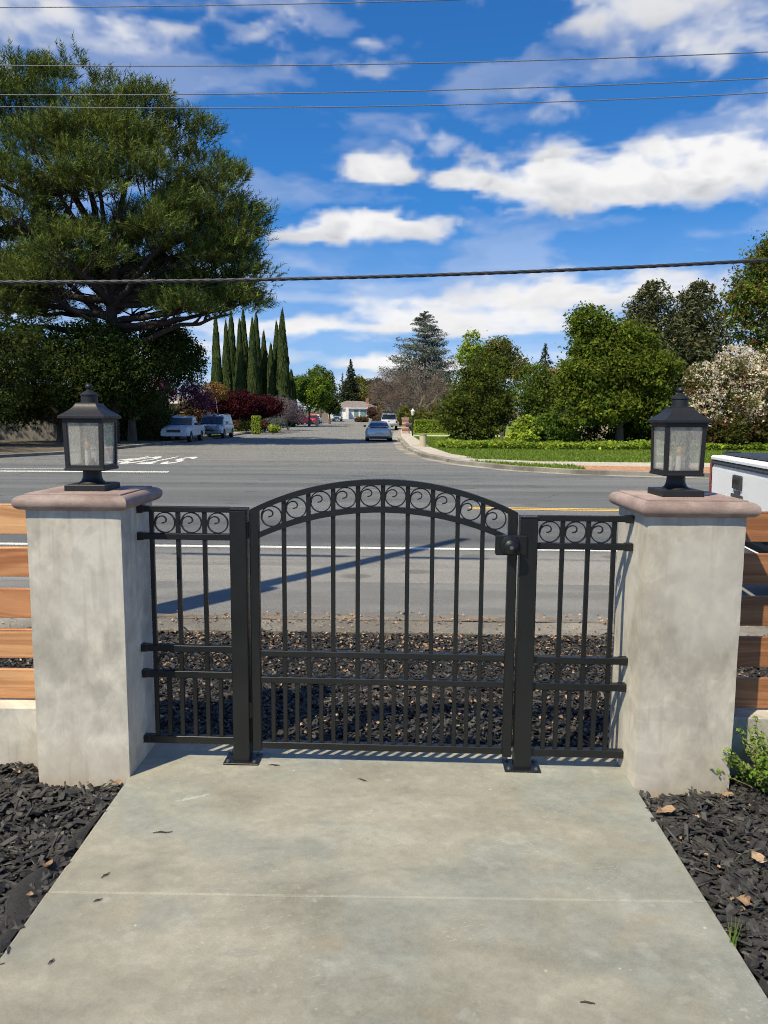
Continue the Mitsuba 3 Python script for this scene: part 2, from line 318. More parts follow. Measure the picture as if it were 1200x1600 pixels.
for o in (-.11, .11): put('centre_line', sheet(line([(1.6, 14.29 + o), (4.3, 14.15 + o), (40, 12.6 + o)], .11), .004), 'yellow_line', 'road_marking')
put('stop_line', sheet(line([(-14.5, 22.75), (-6.45, 22.95)], .34), .004), 'white_line', 'road_marking')
put('limit_line', sheet(line([(-14.5, 23.9), (-9.6, 23.95)], .12), .004), 'white_line', 'road_marking')
for i, ch in enumerate('STOP'):                                          # reads for drivers leaving the side street
    L = meshkit.text_mesh(ch, 1.0, .003, bold=True); L.vertices[:, 0] *= .66; L.vertices[:, 1] *= 4.2
    L = move(L, rz=180); L.apply_translation((-7.35 - i * .68, 30.9, 0)); L.vertices[:, 2] += gz(L.vertices[:, 1]) + .004
    put('letter', L, 'white_line', 'road_marking')
# far right corner: kerb, gutter, lawn, sidewalk, bark strip
re = LineString(right_edge)
off = lambda d: list(re.parallel_offset(d, 'right').coords) if d else right_edge
ring = lambda d0, d1: Polygon(off(d0) + off(d1)[::-1]).buffer(0)
re_near = LineString([p for p in right_edge if p[1] < 130])
band = lambda d0, d1: re_near.buffer(d1, single_sided=True).difference(re_near.buffer(d0, single_sided=True)) if d0 else re_near.buffer(d1, single_sided=True)
side = 1 if re_near.buffer(.5, single_sided=True).centroid.x > re_near.centroid.x else -1
bandr = lambda d0, d1: (re_near.buffer(side * d1, single_sided=True).difference(re_near.buffer(side * d0, single_sided=True)) if d0 else re_near.buffer(side * d1, single_sided=True))
inner = Polygon([p for p in right_edge if p[1] < 130] + [(60, 130), (120, 60)])
gut = re_near.buffer(.42).difference(inner).intersection(road)
big = lambda g: max(getattr(g, 'geoms', [g]), key=lambda q: q.area)
put('gutter', sheet(big(gut), .006), 'kerb', kind='structure')
kk = put('far_kerb', sheet(big(re_near.buffer(.30).intersection(inner)), .13, .2), 'kerb', kind='structure')
lawn_poly = big(inner.difference(re_near.buffer(.30)))
walk = lawn_poly.intersection(Polygon([(2.2, 28.4), (5.2, 25.6), (8, 25.0), (20, 24.6), (60, 23), (60, 25.6), (20, 26.9), (9, 27.2), (5.6, 27.4), (3.4, 28.9), (2.2, 31.8), (1.0, 40), (1.0, 34)]))
strip = lawn_poly.intersection(Polygon([(6.2, 22), (6.2, 25.4), (8, 25.0), (20, 24.6), (60, 23), (60, 16), (20, 16)]))
put('lawn', sheet(lawn_poly.difference(walk).difference(strip).intersection(sbox(0, 15, 60, 130)), .13), 'lawn', kind='structure')
put('sidewalk', sheet(walk, .134), 'sidewalk', kind='structure')
side_apron = big(lawn_poly.intersection(re_near.buffer(1.25)).intersection(sbox(0, 29.5, 8, 100)))
put('sidewalk_apron', sheet(side_apron, .138), 'sidewalk', kind='structure')
put('bark_strip', sheet(strip, .132), 'bark_chips', kind='structure')
put('driveway', sheet(Polygon([(1.35, 59.6), (14, 60.2), (14, 63.0), (1.35, 62.6)]), .142), 'sidewalk', kind='structure')
# far left corner: bare shaded verge, lawn patch, footpath along the side street
le = LineString(left_edge)
verge = Polygon(left_edge + [(-130, 200), (-200, 60)]).buffer(0)
put('verge', sheet(big(verge.difference(le.buffer(.28))), .10), 'earth', kind='structure')
put('left_kerb', sheet(big(le.buffer(.28).intersection(verge)), .12, .2), 'kerb', kind='structure')
put('left_lawn', sheet(Polygon([(-12.6, 59), (-13.0, 78), (-18, 78), (-18, 59)]), .14), 'lawn', kind='structure')
put('left_footpath', sheet(Polygon([(-12.25, 60), (-12.5, 80), (-13.1, 118), (-14.2, 118), (-13.4, 80), (-13.0, 60)]), .145), 'sidewalk', kind='structure')

# grass blades on the right lawn
def quads(c, d, w, nrm_side):
    """two-triangle blades: base centre c, tip vector d, side vector"""
    n = len(c); s = nrm_side * w[:, None]
    v = np.stack([c - s, c + s, c + d], 1).reshape(-1, 3)
    return v, np.arange(3 * n).reshape(-1, 3)


n = 75000
gx, gy = rng.uniform(1.3, 19, n), 23.5 + rng.random(n) ** 1.3 * 33
ok = np.array([lawn_poly.contains(Point(a, b)) and not walk.contains(Point(a, b)) and not strip.contains(Point(a, b)) and not side_apron.contains(Point(a, b)) for a, b in zip(gx, gy)])
gx, gy = gx[ok], gy[ok]; n = len(gx)
c = np.column_stack([gx, gy, gz(gy) + .13]); d = np.column_stack([rng.normal(0, .03, n), rng.normal(0, .03, n), rng.uniform(.05, .11, n)])
th = rng.uniform(0, np.pi, n); v, f = quads(c, d, np.full(n, .022), np.column_stack([np.cos(th), np.sin(th), 0 * th]))
col = np.repeat(np.array([.20, .29, .05]) * rng.uniform(.6, 1.35, (n, 1)) * rng.uniform(.9, 1.1, (n, 3)), 3, 0)
put('grass', mesh_of(v, f), 'leaves', color=col, kind='stuff'); labels['grass'].update(label='short green lawn grass on the far right corner', category='grass')

# ------------------------------------------------------------------ the concrete path and mulch beds
put('path_bed', box(-1.122, 1.045, -2.5, 3.59, -.09, -.004), 'joint', kind='structure')


def slab(y0, y1a, y1b, x0, x1, x2, y0b=None):
    pts = [(x0, y0), (x1, y0b if y0b is not None else y0), (x2, y1b), (x0, y1a)]
    p = Polygon(pts); lo, hi = p, p.buffer(-.004, join_style=2)
    a = np.array(p.exterior.coords)[:4]; b = np.array(hi.exterior.coords)[:4]
    return hull([(*q, -.1) for q in a] + [(*q, -.004) for q in a] + [(*q, 0) for q in b])


put('slab', slab(-2.5, .19, .17, -1.132, 1.04, 1.042), 'path', 'path')
put('slab', slab(.193, 2.417, 2.389, -1.131, 1.042, 1.091, .173), 'path', 'path')
put('slab', slab(2.421, 3.62, 3.60, -1.129, 1.091, 1.119, 2.393), 'path', 'path')


def mulch_base(name, poly, dz, amp):
    v, f = trimesh.creation.triangulate_polygon(poly, engine='earcut')
    m = mesh_of(np.column_stack([v, np.zeros(len(v))]), f)
    for _ in range(20):
        L = m.edges_unique_length
        if L.max() < .16: break
        v2, f2 = trimesh.remesh.subdivide_to_size(m.vertices, m.faces, .15); m = mesh_of(v2, f2)
    m.merge_vertices(); p = m.vertices
    m.vertices = np.column_stack([p[:, 0], p[:, 1], dz + amp * (meshkit.fbm(np.column_stack([p[:, 0] * 3, p[:, 1] * 3, 0 * p[:, 0]]), 3) - .5)])
    if m.face_normals[:, 2].mean() < 0: m.invert()
    put(name, m, 'soil', kind='structure', smooth=True)


mulch_base('mulch_bed', sbox(-4.5, -1, -1.14, 3.45), -.045, .05)
mulch_base('mulch_bed', sbox(1.12, -1, 4.5, 3.40), -.045, .05)
mulch_base('mulch_bed', Polygon([(-6.5, 3.4), (6.5, 3.3), (6.5, 5.66), (3, 5.70), (-3, 5.82), (-6.5, 5.86)]), -.075, .04)


def chips(n, xr, yr, z, amp, seed, keep=None, size=1.0):                 # gamma-distributed lengths, so splinters and fines lie between the larger pieces
    r = np.random.default_rng(seed)
    x, y = r.uniform(*xr, n), r.uniform(*yr, n)
    if keep is not None: k = keep(x, y); x, y = x[k], y[k]; n = len(x)
    L, W, H = r.gamma(2.4, .017, n) * size + .010, r.gamma(3.0, .0024, n) * size + .0025, r.uniform(.0025, .007, n) * size
    ya, pi, ro = r.uniform(0, 2 * np.pi, n), r.normal(0, .30, n), r.normal(0, .5, n)
    e = np.column_stack([np.cos(ya) * np.cos(pi), np.sin(ya) * np.cos(pi), np.sin(pi)])
    s0 = np.column_stack([-np.sin(ya), np.cos(ya), 0 * ya]); u0 = np.cross(e, s0)
    s = s0 * np.cos(ro)[:, None] + u0 * np.sin(ro)[:, None]; u = np.cross(e, s)
    zz = z + amp * (meshkit.fbm(np.column_stack([x * 3, y * 3, 0 * x]), 3) - .5) + r.uniform(.0, .032, n)
    c = np.column_stack([x, y, zz]); V = np.empty((n, 8, 3))
    for i, (a, b, h) in enumerate([(-1, -1, -1), (-1, 1, -1), (1, 1, -1), (1, -1, -1), (-1, -1, 1), (-1, 1, 1), (1, 1, 1), (1, -1, 1)]):
        taper = r.uniform(.35, 1.1, n); ext = r.uniform(.78, 1.0, n)
        V[:, i] = c + e * (a * L * .5 * ext)[:, None] + s * (b * W * taper)[:, None] + u * (h * H * .5)[:, None]
    F = np.array([[0, 1, 2], [0, 2, 3], [4, 6, 5], [4, 7, 6], [0, 5, 1], [0, 4, 5], [1, 6, 2], [1, 5, 6], [2, 7, 3], [2, 6, 7], [3, 4, 0], [3, 7, 4]])
    return mesh_of(V.reshape(-1, 3), (F[None] + (np.arange(n) * 8)[:, None, None]).reshape(-1, 3))


pil = lambda x, y: ~(((x > -1.56) & (x < -1.10) & (y > 3.22) & (y < 3.69)) | ((x > 1.08) & (x < 1.53) & (y > 3.14) & (y < 3.6)))
stuffs = [('left of the concrete path', chips(13000, (-2.7, -1.135), (1.3, 3.44), -.035, .05, 11, pil)), ('right of the concrete path', chips(13000, (1.11, 2.7), (1.3, 3.33), -.035, .05, 12, lambda x, y: pil(x, y) & (x > 1.082 + .0235 * (y - 2)))),
          ('behind the gate up to the kerb', chips(60000, (-4.0, 4.2), (3.6, 5.80), -.07, .04, 13, lambda x, y: pil(x, y) & (y < 5.76 - .02 * x), .70))]
for where, m in stuffs:
    k = put('bark_mulch', m, 'mulch', kind='stuff'); labels[k].update(label='shredded black bark mulch ' + where, category='mulch')


def dry_leaf(r, L=.05, curl=.4):
    """a cupped dead leaf, 18 triangles"""
    ys = np.array([-1, -.6, -.2, .15, .55, 1.0]); ws = np.array([.05, .6, .85, .7, .6, .03]) * r.uniform(.8, 1.1); V, F = [], []
    for yv, w in zip(ys, ws):
        b = curl * (yv * yv) * .35
        wl, wr = w * r.uniform(.55, 1.25), w * r.uniform(.55, 1.25); V += [(-wl * .5, yv * .5 + r.normal(0, .07), b + curl * w * .45 + r.normal(0, .07)), (r.normal(0, .05), yv * .5, b), (wr * .5, yv * .5 + r.normal(0, .07), b + curl * w * .45 + r.normal(0, .07))]
    for i in range(5):
        for j in range(2):
            a = i * 3 + j; F += [[a, a + 1, a + 4], [a, a + 4, a + 3]]
    return mesh_of(np.array(V) * L, F)


def litter(n, xr, yr, z, seed, size, keep=None):
    r = np.random.default_rng(seed); out = []
    for _ in range(n):
        x, y = r.uniform(*xr), r.uniform(*yr)
        if keep is not None and not keep(np.array([x]), np.array([y]))[0]: continue
        m = dry_leaf(r, size * r.uniform(.45, 1.25), r.uniform(.1, .7))
        out.append(move(m, x, y, z + r.uniform(0, .012), rz=r.uniform(0, 360), rx=r.normal(0, 22), ry=r.normal(0, 22)))
    return join(*out)


for where, m in (('behind the gate', join(litter(2800, (-4, 4.5), (3.7, 5.75), -.040, 21, .020), litter(160, (-4, 4.5), (3.7, 5.75), -.04, 26, .042), litter(1500, (-4, 4.5), (4.9, 5.72), -.04, 22, .026))),
                 ('in the left front bed', litter(110, (-2.4, -1.15), (1.6, 3.4), -.008, 23, .02, pil)), ('in the right front bed', litter(140, (1.13, 2.4), (1.6, 3.3), -.008, 24, .02, pil)),
                 ('in the gutter beside the road', join(litter(500, (-5, 5), (5.95, 6.28), -.028, 25, .03), litter(420, (-4, 4), (5.62, 6.05), -.03, 29, .022)))):
    k = put('leaf_litter', m, 'dry_leaf', kind='stuff'); labels[k].update(label='scattered tan dead leaves ' + where, category='leaf litter')
r = np.random.default_rng(5)
for x, y, z, L, lab in ((-1.36, 2.16, .0, .115, 'large curled tan leaf on mulch at the lower left path edge'), (-1.33, 2.09, -.005, .06, 'narrow tan leaf lying below the large curled leaf'), (1.36, 2.36, .0, .085, 'curled tan leaf on mulch at the right, the largest there'),
                        (1.16, 2.96, .0, .075, 'round tan leaf on mulch beside the right pillar front'), (1.37, 2.62, .0, .075, 'pale tan leaf on mulch midway down the right bed'), (1.205, 2.37, .0, .06, 'small brown leaf at the right end of the path joint'),
                        (1.155, 1.98, .0, .10, 'orange brown leaf at the lower right path edge'), (-1.50, 3.36, .005, .07, 'pale leaf against the low wall left of the left pillar'), (-1.16, 3.17, .0, .06, 'crumpled pale leaf at the foot of the left pillar corner'),
                        (-1.185, 2.55, .0, .05, 'pale leaf tucked beside the black weed fabric'), (-1.43, 2.42, .0, .04, 'small yellow leaf on mulch near the stub of branch'), (1.47, 3.1, .0, .06, 'pale flat leaf on mulch in front of the right pillar')):
    single('dry_leaf', move(dry_leaf(r, L, .45), x, y, z + .012, rz=r.uniform(0, 360), rx=r.normal(0, 8)), 'dry_leaf', lab, 'leaf', smooth=True)
single('branch_stub', tube([(-1.585, 2.62, .012), (-1.572, 2.66, .016), (-1.555, 2.70, .022), (-1.55, 2.735, .024)], [.013, .0125, .014, .016], 9), 'branch_stub', 'short broken piece of pale branch on the left mulch', 'branch', smooth=True)
r = np.random.default_rng(9)
for x, y, L, a, lab in ((-.845, 2.79, .075, 4, 'brown sliver of bark on the path, left of centre'), (-.965, 2.51, .04, 60, 'dark twig on the path just beyond the joint at left'), (-.94, 2.37, .03, 35, 'tiny twig on the path just before the joint at left'),
                        (-1.12, 2.13, .04, 110, 'bent dark twig on the path near its lower left edge'), (-.97, 2.08, .025, 70, 'short dark twig on the path right of the bent one'), (.57, 1.935, .04, 170, 'dark bark chip on the path at lower right'),
                        (-.088, 3.235, .05, 150, 'brown seed pod on the path before the gate'), (-.50, 3.375, .055, 175, 'black sliver in front of the left post plate')):
    t = tube([(-L / 2, 0, .004), (-L * .1, L * .05, .006), (L * .15, -L * .04, .005), (L / 2, L * .06, .004)], [.0012, .0028, .0024, .001], 6)
    single('bark_sliver', move(t, x, y, 0, rz=a), 'sliver', lab, 'twig', smooth=True)
# black weed fabric showing along the left path edge
V, F = [], []
for i, t in enumerate(np.linspace(0, 1, 26)):
    y = 2.02 + .95 * t; w = .03 + .10 * math.sin(math.pi * min(1, t * 1.05)) ** 1.2 + .02 * math.sin(t * 17)
    for j, s in enumerate(np.linspace(0, 1, 6)):
        V.append((-1.139 - w * s, y, -.012 + .022 * math.sin(math.pi * s) + .008 * math.sin(9 * t + 5 * s) - .02 * s))
for i in range(25):
    for j in range(5): a = i * 6 + j; F += [[a, a + 6, a + 7], [a, a + 7, a + 1]]
single('weed_fabric', mesh_of(V, F), 'fabric', 'strip of black weed fabric showing along the left path edge', 'fabric', smooth=True)

# ------------------------------------------------------------------ pillars and lanterns
def square_rings(rings):
    """stack of square rings (half size, z) into a closed mesh with sharp corners"""
    V, F = [], []
    for a, z in rings: V += [(-a, -a, z), (a, -a, z), (a, a, z), (-a, a, z)]
    for i in range(len(rings) - 1):
        for j in range(4): a, b = i * 4 + j, i * 4 + (j + 1) % 4; F += [[a, b, b + 4], [a, b + 4, a + 4]]
    k = 4 * (len(rings) - 1); F += [[0, 2, 1], [0, 3, 2], [k, k + 1, k + 2], [k, k + 2, k + 3]]
    return mesh_of(V, F)


hw = .2075
bull = [(hw - .02, 1.192)] + [(hw + .007 + .031 * math.cos(t), 1.2285 + .031 * math.sin(t)) for t in np.linspace(-1.5, 1.45, 22)]
cap_mesh = square_rings(bull + [(hw + .004, 1.2600), (hw + .001, 1.2602), (hw, 1.2655), (hw - .004, 1.267)])


def pillar(x, y, rz, label):
    t = thing('gate_pillar', label, 'pillar', 'pillars either side of the gate'); at = place(x, y, 0, rz)
    b = m3.Manifold.cube((2 * hw, 2 * hw, 1.29), True).translate((0, 0, .55)).refine_to_length(.05)
    m = b.to_mesh(); b = mesh_of(m.vert_properties[:, :3], m.tri_verts); p = b.vertices.copy()
    wob = (meshkit.fbm(p * 5 + x, 3) - .5) * .006; rr = np.maximum(abs(p[:, 0]), abs(p[:, 1])) + 1e-9
    edge = (abs(abs(p[:, 0]) - hw) < 1e-6) & (abs(abs(p[:, 1]) - hw) < 1e-6)
    s = 1 + wob / rr - edge * .012; b.vertices[:, 0] = p[:, 0] * s; b.vertices[:, 1] = p[:, 1] * s
    put('body', b, 'stucco', t, at, smooth=40); put('cap', cap_mesh, 'cap', t, at)


PL, PR = (-1.325, 3.465), (1.310, 3.385)
pillar(*PL, -1.5, 'grey stucco pillar left of the gate, beside the paler wooden boards')
pillar(*PR, -.5, 'grey stucco pillar right of the gate, beside the darker boards and small shrub')


def lantern(x, y, rz, label):
    t = thing('pillar_lantern', label, 'lantern', 'lanterns on the pillar caps'); at = place(x, y, 1.267, rz)
    fr = lambda m, smooth=30, name='frame', p=t: put(name, m, 'black_matte', p, at, smooth=smooth)
    fr(square_rings([(.090, 0), (.0905, .003), (.0905, .024), (.087, .028), (.078, .029)]), name='base_plate')
    fr(lathe([(.0, .027), (.064, .027), (.058, .033), (.047, .042), (.041, .056), (.0395, .075), (.0395, .094), (0, .094)], 32), name='neck')
    zb, zt, hb, ht = .090, .318, .084, .0885
    fr(square_rings([(hb + .002, zb), (hb + .004, zb + .004), (hb + .003, zb + .012), (hb - .004, zb + .012)]), name='cage_floor')
    post = 0.0085; sticks = []
    for sx in (-1, 1):
        for sy in (-1, 1):
            q = lambda h, z: [(sx * (h - a), sy * (h - b), z) for a in (0, 2 * post) for b in (0, 2 * post)]
            sticks.append(hull(q(hb, zb + .010) + q(ht, zt)))
    for z0, z1, h in ((zb + .012, zb + .024, hb + .0008), (zt - .018, zt, ht - .0006)):
        for k in range(4): sticks.append(move(box(-h + .012, h - .012, -h, -h + .012, z0, z1), rz=90 * k))
    fr(join(*sticks), smooth=False)
    for k in range(4):
        v = np.array([(-hb + .012, -hb + .007, zb + .02), (hb - .012, -hb + .007, zb + .02), (ht - .012, -ht + .007, zt - .01), (-ht + .012, -ht + .007, zt - .01)])
        put('pane', move(mesh_of(v, [[0, 1, 2], [0, 2, 3]]), rz=90 * k), 'seeded_glass', t, at)
    prof = [(.100, zt), (.103, zt + .002), (.103, zt + .011)] + [(.045 + .058 * (1 - u) ** 1.7, zt + .011 + .058 * u ** .92) for u in np.linspace(.05, 1, 18)]
    fr(square_rings([(.08, zt - .001)] + prof + [(.030, zt + .070)]), name='roof', smooth=False)
    fr(lathe([(0, .383), (.041, .383), (.041, .388), (.036, .390), (.0355, .418), (.039, .420), (.039, .425), (.030, .432), (.016, .440), (.009, .446), (.0085, .450), (.015, .454), (.0165, .460), (.014, .467), (.008, .472), (0, .473)], 28), name='finial')
    for a in (20, 140, 260):
        cx, cy = .030 * math.cos(math.radians(a)), .030 * math.sin(math.radians(a))
        s = put('candle', cyl((cx, cy, zb + .012), (cx, cy, zb + .085), .0115), 'ceramic', t, at, smooth=30)
        put('bulb', move(lathe([(0, 0), (.006, .002), (.0115, .014), (.0125, .026), (.009, .042), (.004, .056), (0, .062)], 14), cx, cy, zb + .085), 'bulb_amber', s, at, smooth=True)
    put('bracket', join(cyl((0, 0, zb + .01), (0, 0, zb + .05), .012), *[cyl((0, 0, zb + .04), (.030 * math.cos(math.radians(a)), .030 * math.sin(math.radians(a)), zb + .022), .004) for a in (20, 140, 260)], cyl((.02, -.035, zb + .012), (.02, -.035, zb + .03), .02)), 'black_matte', t, at, smooth=30)


lantern(-1.318, 3.462, -2, 'black four-sided lantern on the left pillar cap')
lantern(1.288, 3.385, 1, 'black four-sided lantern on the right pillar cap')

# ------------------------------------------------------------------ the gate
GX, GY, GYAW = -.005, 3.41, -2.4
gate_at = lambda dz: place(GX, GY, dz, GYAW)
scr = Point(0, 0).buffer(.0485, 20).difference(Point(0, 0).buffer(.0435, 20))
sp = np.array([(-.93, -.15), (-.92, .12), (-.80, .38), (-.58, .55), (-.29, .63), (-.03, .55), (.11, .36), (.11, .15), (0, .02), (-.15, -.04), (-.31, -.05)])
tt = np.linspace(0, 1, len(sp)); ts = np.linspace(0, 1, 34)
from scipy.interpolate import CubicSpline
spl = CubicSpline(tt, sp)(ts) * .046
spiral = LineString(spl).buffer(.0026, 4, cap_style=2)
scroll_ply = mikit.ply(join(upright(scr, .013), upright(spiral, .0115)), 'm_black', smooth=35)
bolt_ply = mikit.ply(lathe([(0, 0), (.009, 0), (.009, .005), (.0045, .006), (.0045, .011), (0, .012)], 8), 'm_bolt', smooth=False)


def shift(at, x, z): return at @ T().translate([x, 0, z])


def picket_ply(z0, z1, w=.019): return mikit.ply(box(-w / 2, w / 2, -w / 2, w / 2, z0, z1, .0012), 'm_black')


def post(x, dz, label):
    t = thing('gate_post', label, 'gate post', 'steel posts carrying the gate'); at = gate_at(dz)
    put('post', box(x - .038, x + .038, -.038, .038, .006 - dz, 1.172, .003), 'black', t, at)
    put('post_cap', box(x - .0395, x + .0395, -.0395, .0395, 1.172, 1.180, .002), 'black', t, at)
    put('base_plate', box(x - .082, x + .082, -.062, .062, -dz + .0005, -dz + .0085, .002), 'black', t, at)
    for sx in (-1, 1):
        for sy in (-1, 1): put('bolt', bolt_ply, 'bolt', t, shift(at, x + sx * .062, -dz + .008) @ T().translate([0, sy * .045, 0]))
    return t


LP = post(-.648, .010, 'black steel gate post left of the leaf, with hinges')
RP = post(.648, -.010, 'black steel gate post right of the leaf, where the gate latches')
for z0 in (1.045, .205):
    put('hinge', join(cyl((-.6085, -.020, z0), (-.6085, -.020, z0 + .075), .008), box(-.622, -.597, -.022, -.012, z0 + .004, z0 + .071)), 'black', LP, gate_at(.010), smooth=35)
leaf = thing('gate_leaf', 'black iron gate leaf with arched scroll top, between the two posts', 'gate'); ga = gate_at(0)
W2, SW = .600, .042
RAD = (.59 ** 2 + .138 ** 2) / (2 * .138)
arc_z = lambda x, top: top - RAD + np.sqrt(RAD ** 2 - np.asarray(x) ** 2)


def arch(top, th, w):
    xs = np.linspace(-w, w, 49)
    return Polygon(list(zip(xs, arc_z(xs, top))) + list(zip(xs[::-1], arc_z(xs[::-1], top) - th)))


TOP, LOW = 1.327, 1.204
put('arch', upright(arch(TOP, .026, W2), .036), 'black', leaf, ga, smooth=35); put('arch', upright(arch(LOW, .026, W2 - SW), .032), 'black', leaf, ga, smooth=35)
for s in (-1, 1): put('stile', box(min(s * W2, s * (W2 - SW)), max(s * W2, s * (W2 - SW)), -.0175, .0175, .052, float(arc_z(W2 - SW, TOP)) - .022, .0025), 'black', leaf, ga)
iw = W2 - SW - .0005
rail = lambda x0, x1, z0, z1: box(x0, x1, -.016, .016, z0, z1, .002)
for z0, z1 in ((.506, .534), (.381, .409), (.064, .096)): put('rail', rail(-iw, iw, z0, z1), 'black', leaf, ga)
pitch = 2 * iw / 10
for i in range(1, 10):
    x = -iw + i * pitch; put('picket', picket_ply(.09, float(arc_z(x, TOP)) - .012), 'black', leaf, shift(ga, x, 0))
short = picket_ply(.09, .386)
for i in range(10): put('short_picket', short, 'black', leaf, shift(ga, -iw + (i + .5) * pitch, 0))
for i in range(10):
    x = -iw + (i + .5) * pitch; zc = (float(arc_z(x, TOP)) - .026 + float(arc_z(x, LOW))) / 2
    put('scroll', scroll_ply, 'black', leaf, shift(ga, x, zc)); put('scroll', scroll_ply, 'black', leaf, shift(ga, x, .4575))
lk = put('lock_box', box(.500, .638, -.052, -.0185, 1.0, 1.088, .004), 'black', leaf, ga)
put('knob', move(lathe([(0, -.002), (.043, -.002), (.044, .006), (.040, .012), (.022, .017), (.018, .026), (.030, .034), (.034, .046), (.031, .058), (.018, .066), (.010, .066), (0, .064)], 28), rx=90, x=.562, y=-.052, z=1.045), 'black', lk, ga, smooth=35)
put('key_cylinder', move(lathe([(0, 0), (.0085, 0), (.0085, .0035), (0, .0035)], 14), rx=90, x=.562, y=-.1165, z=1.045), 'bolt', lk, ga, smooth=30)


def panel(sx, dz, label):
    t = thing('side_panel', label, 'fence panel', 'fixed iron panels between gate and pillars'); at = gate_at(dz)
    edge, end, last = .6865, (1.107 if sx < 0 else 1.095), 1.050 if sx < 0 else 1.026
    step = (last - edge) / 3
    R = lambda a, b: (min(sx * a, sx * b), max(sx * a, sx * b))
    for z0, z1 in ((1.157, 1.182), (1.031, 1.059), (.508, .538), (.384, .416), (.066, .102)): put('rail', box(*R(edge, end), -.016, .016, z0, z1, .002), 'black', t, at)
    for i in (1, 2, 3):
        x = sx * (edge + i * step); put('picket', picket_ply(.09, 1.165), 'black', t, shift(at, x, 0))
    for i in range(3):
        x = sx * (edge + (i + .5) * step)
        put('scroll', scroll_ply, 'black', t, shift(at, x, 1.108)); put('scroll', scroll_ply, 'black', t, shift(at, x, .462)); put('short_picket', picket_ply(.09, .39), 'black', t, shift(at, x, 0))
    for z in (1.169, 1.045, .523, .400, .084): put('bracket', box(*R(end - .022, end + .014), -.0185, .0185, z - .0172, z + .0172, .002), 'black', t, at)


panel(-1, .012, 'black iron panel with scrolls left of the gate')
panel(1, -.008, 'black iron panel with scrolls right of the gate')

# ------------------------------------------------------------------ wooden fences on low walls
def fence(sx, y, wall_y, x0, x1, zs, wood, wz, label, wlabel):
    t = thing('board_fence', label, 'fence', 'board fences beside the pillars'); a, b = min(sx * x0, sx * x1), max(sx * x0, sx * x1)
    for z0, z1 in zs: put('board', box(a, b, y, y + .026, z0, z1, .0025), wood, t)
    for px in (sx * (x0 + 1.25), sx * (x1 - .1)): put('post', box(px - .045, px + .045, y + .027, y + .117, -.05, 1.19, .004), wood, t)
    t = thing('low_wall', wlabel, 'wall', 'low walls under the board fences')
    put('wall', box(a, b, wall_y, wall_y + .20, -.15, wz, .006), 'stucco', t)


fence(-1, 3.50, 3.412, 1.537, 4.4, [(1.054, 1.192), (.854, .992), (.657, .796), (.463, .602), (.266, .408)], 'wood_left', .257, 'fence of pale orange boards left of the left pillar', 'low grey stucco wall left of the left pillar')
fence(1, 3.425, 3.335, 1.521, 4.4, [(1.053, 1.190), (.856, .998), (.664, .800), (.469, .610), (.272, .414)], 'wood_right', .262, 'fence of darker brown boards right of the right pillar', 'low grey stucco wall behind the small green shrub')

# ------------------------------------------------------------------ foliage tools
def leaf_cards(c, nrm, size, asp, cols, r, fold=.25):
    """diamond leaves of four corners, two triangles, folded along the rib"""
    n = len(c); a = r.normal(size=(n, 3)); e = a - (a * nrm).sum(1, keepdims=True) * nrm; e /= np.linalg.norm(e, axis=1, keepdims=True) + 1e-9
    s = np.cross(nrm, e); L, W = size[:, None], (size * asp)[:, None]
    v = np.stack([c - e * L * .5, c + s * W * .5 + nrm * L * fold * .3 - e * L * .06, c + e * L * .5, c - s * W * .5 + nrm * L * fold * .3 - e * L * .06], 1).reshape(-1, 3)
    i = np.arange(n)[:, None] * 4; f = np.vstack([i + [0, 1, 2], i + [0, 2, 3]])
    return v, f, np.repeat(cols, 4, 0)


def unit(n, r): v = r.normal(size=(n, 3)); return v / np.linalg.norm(v, axis=1, keepdims=True)


def tint(n, cols, r, spread=.25):
    cols = np.array(cols); k = r.integers(0, len(cols), n); return cols[k] * np.exp(r.normal(0, spread, (n, 1))) * np.exp(r.normal(0, .06, (n, 3)))


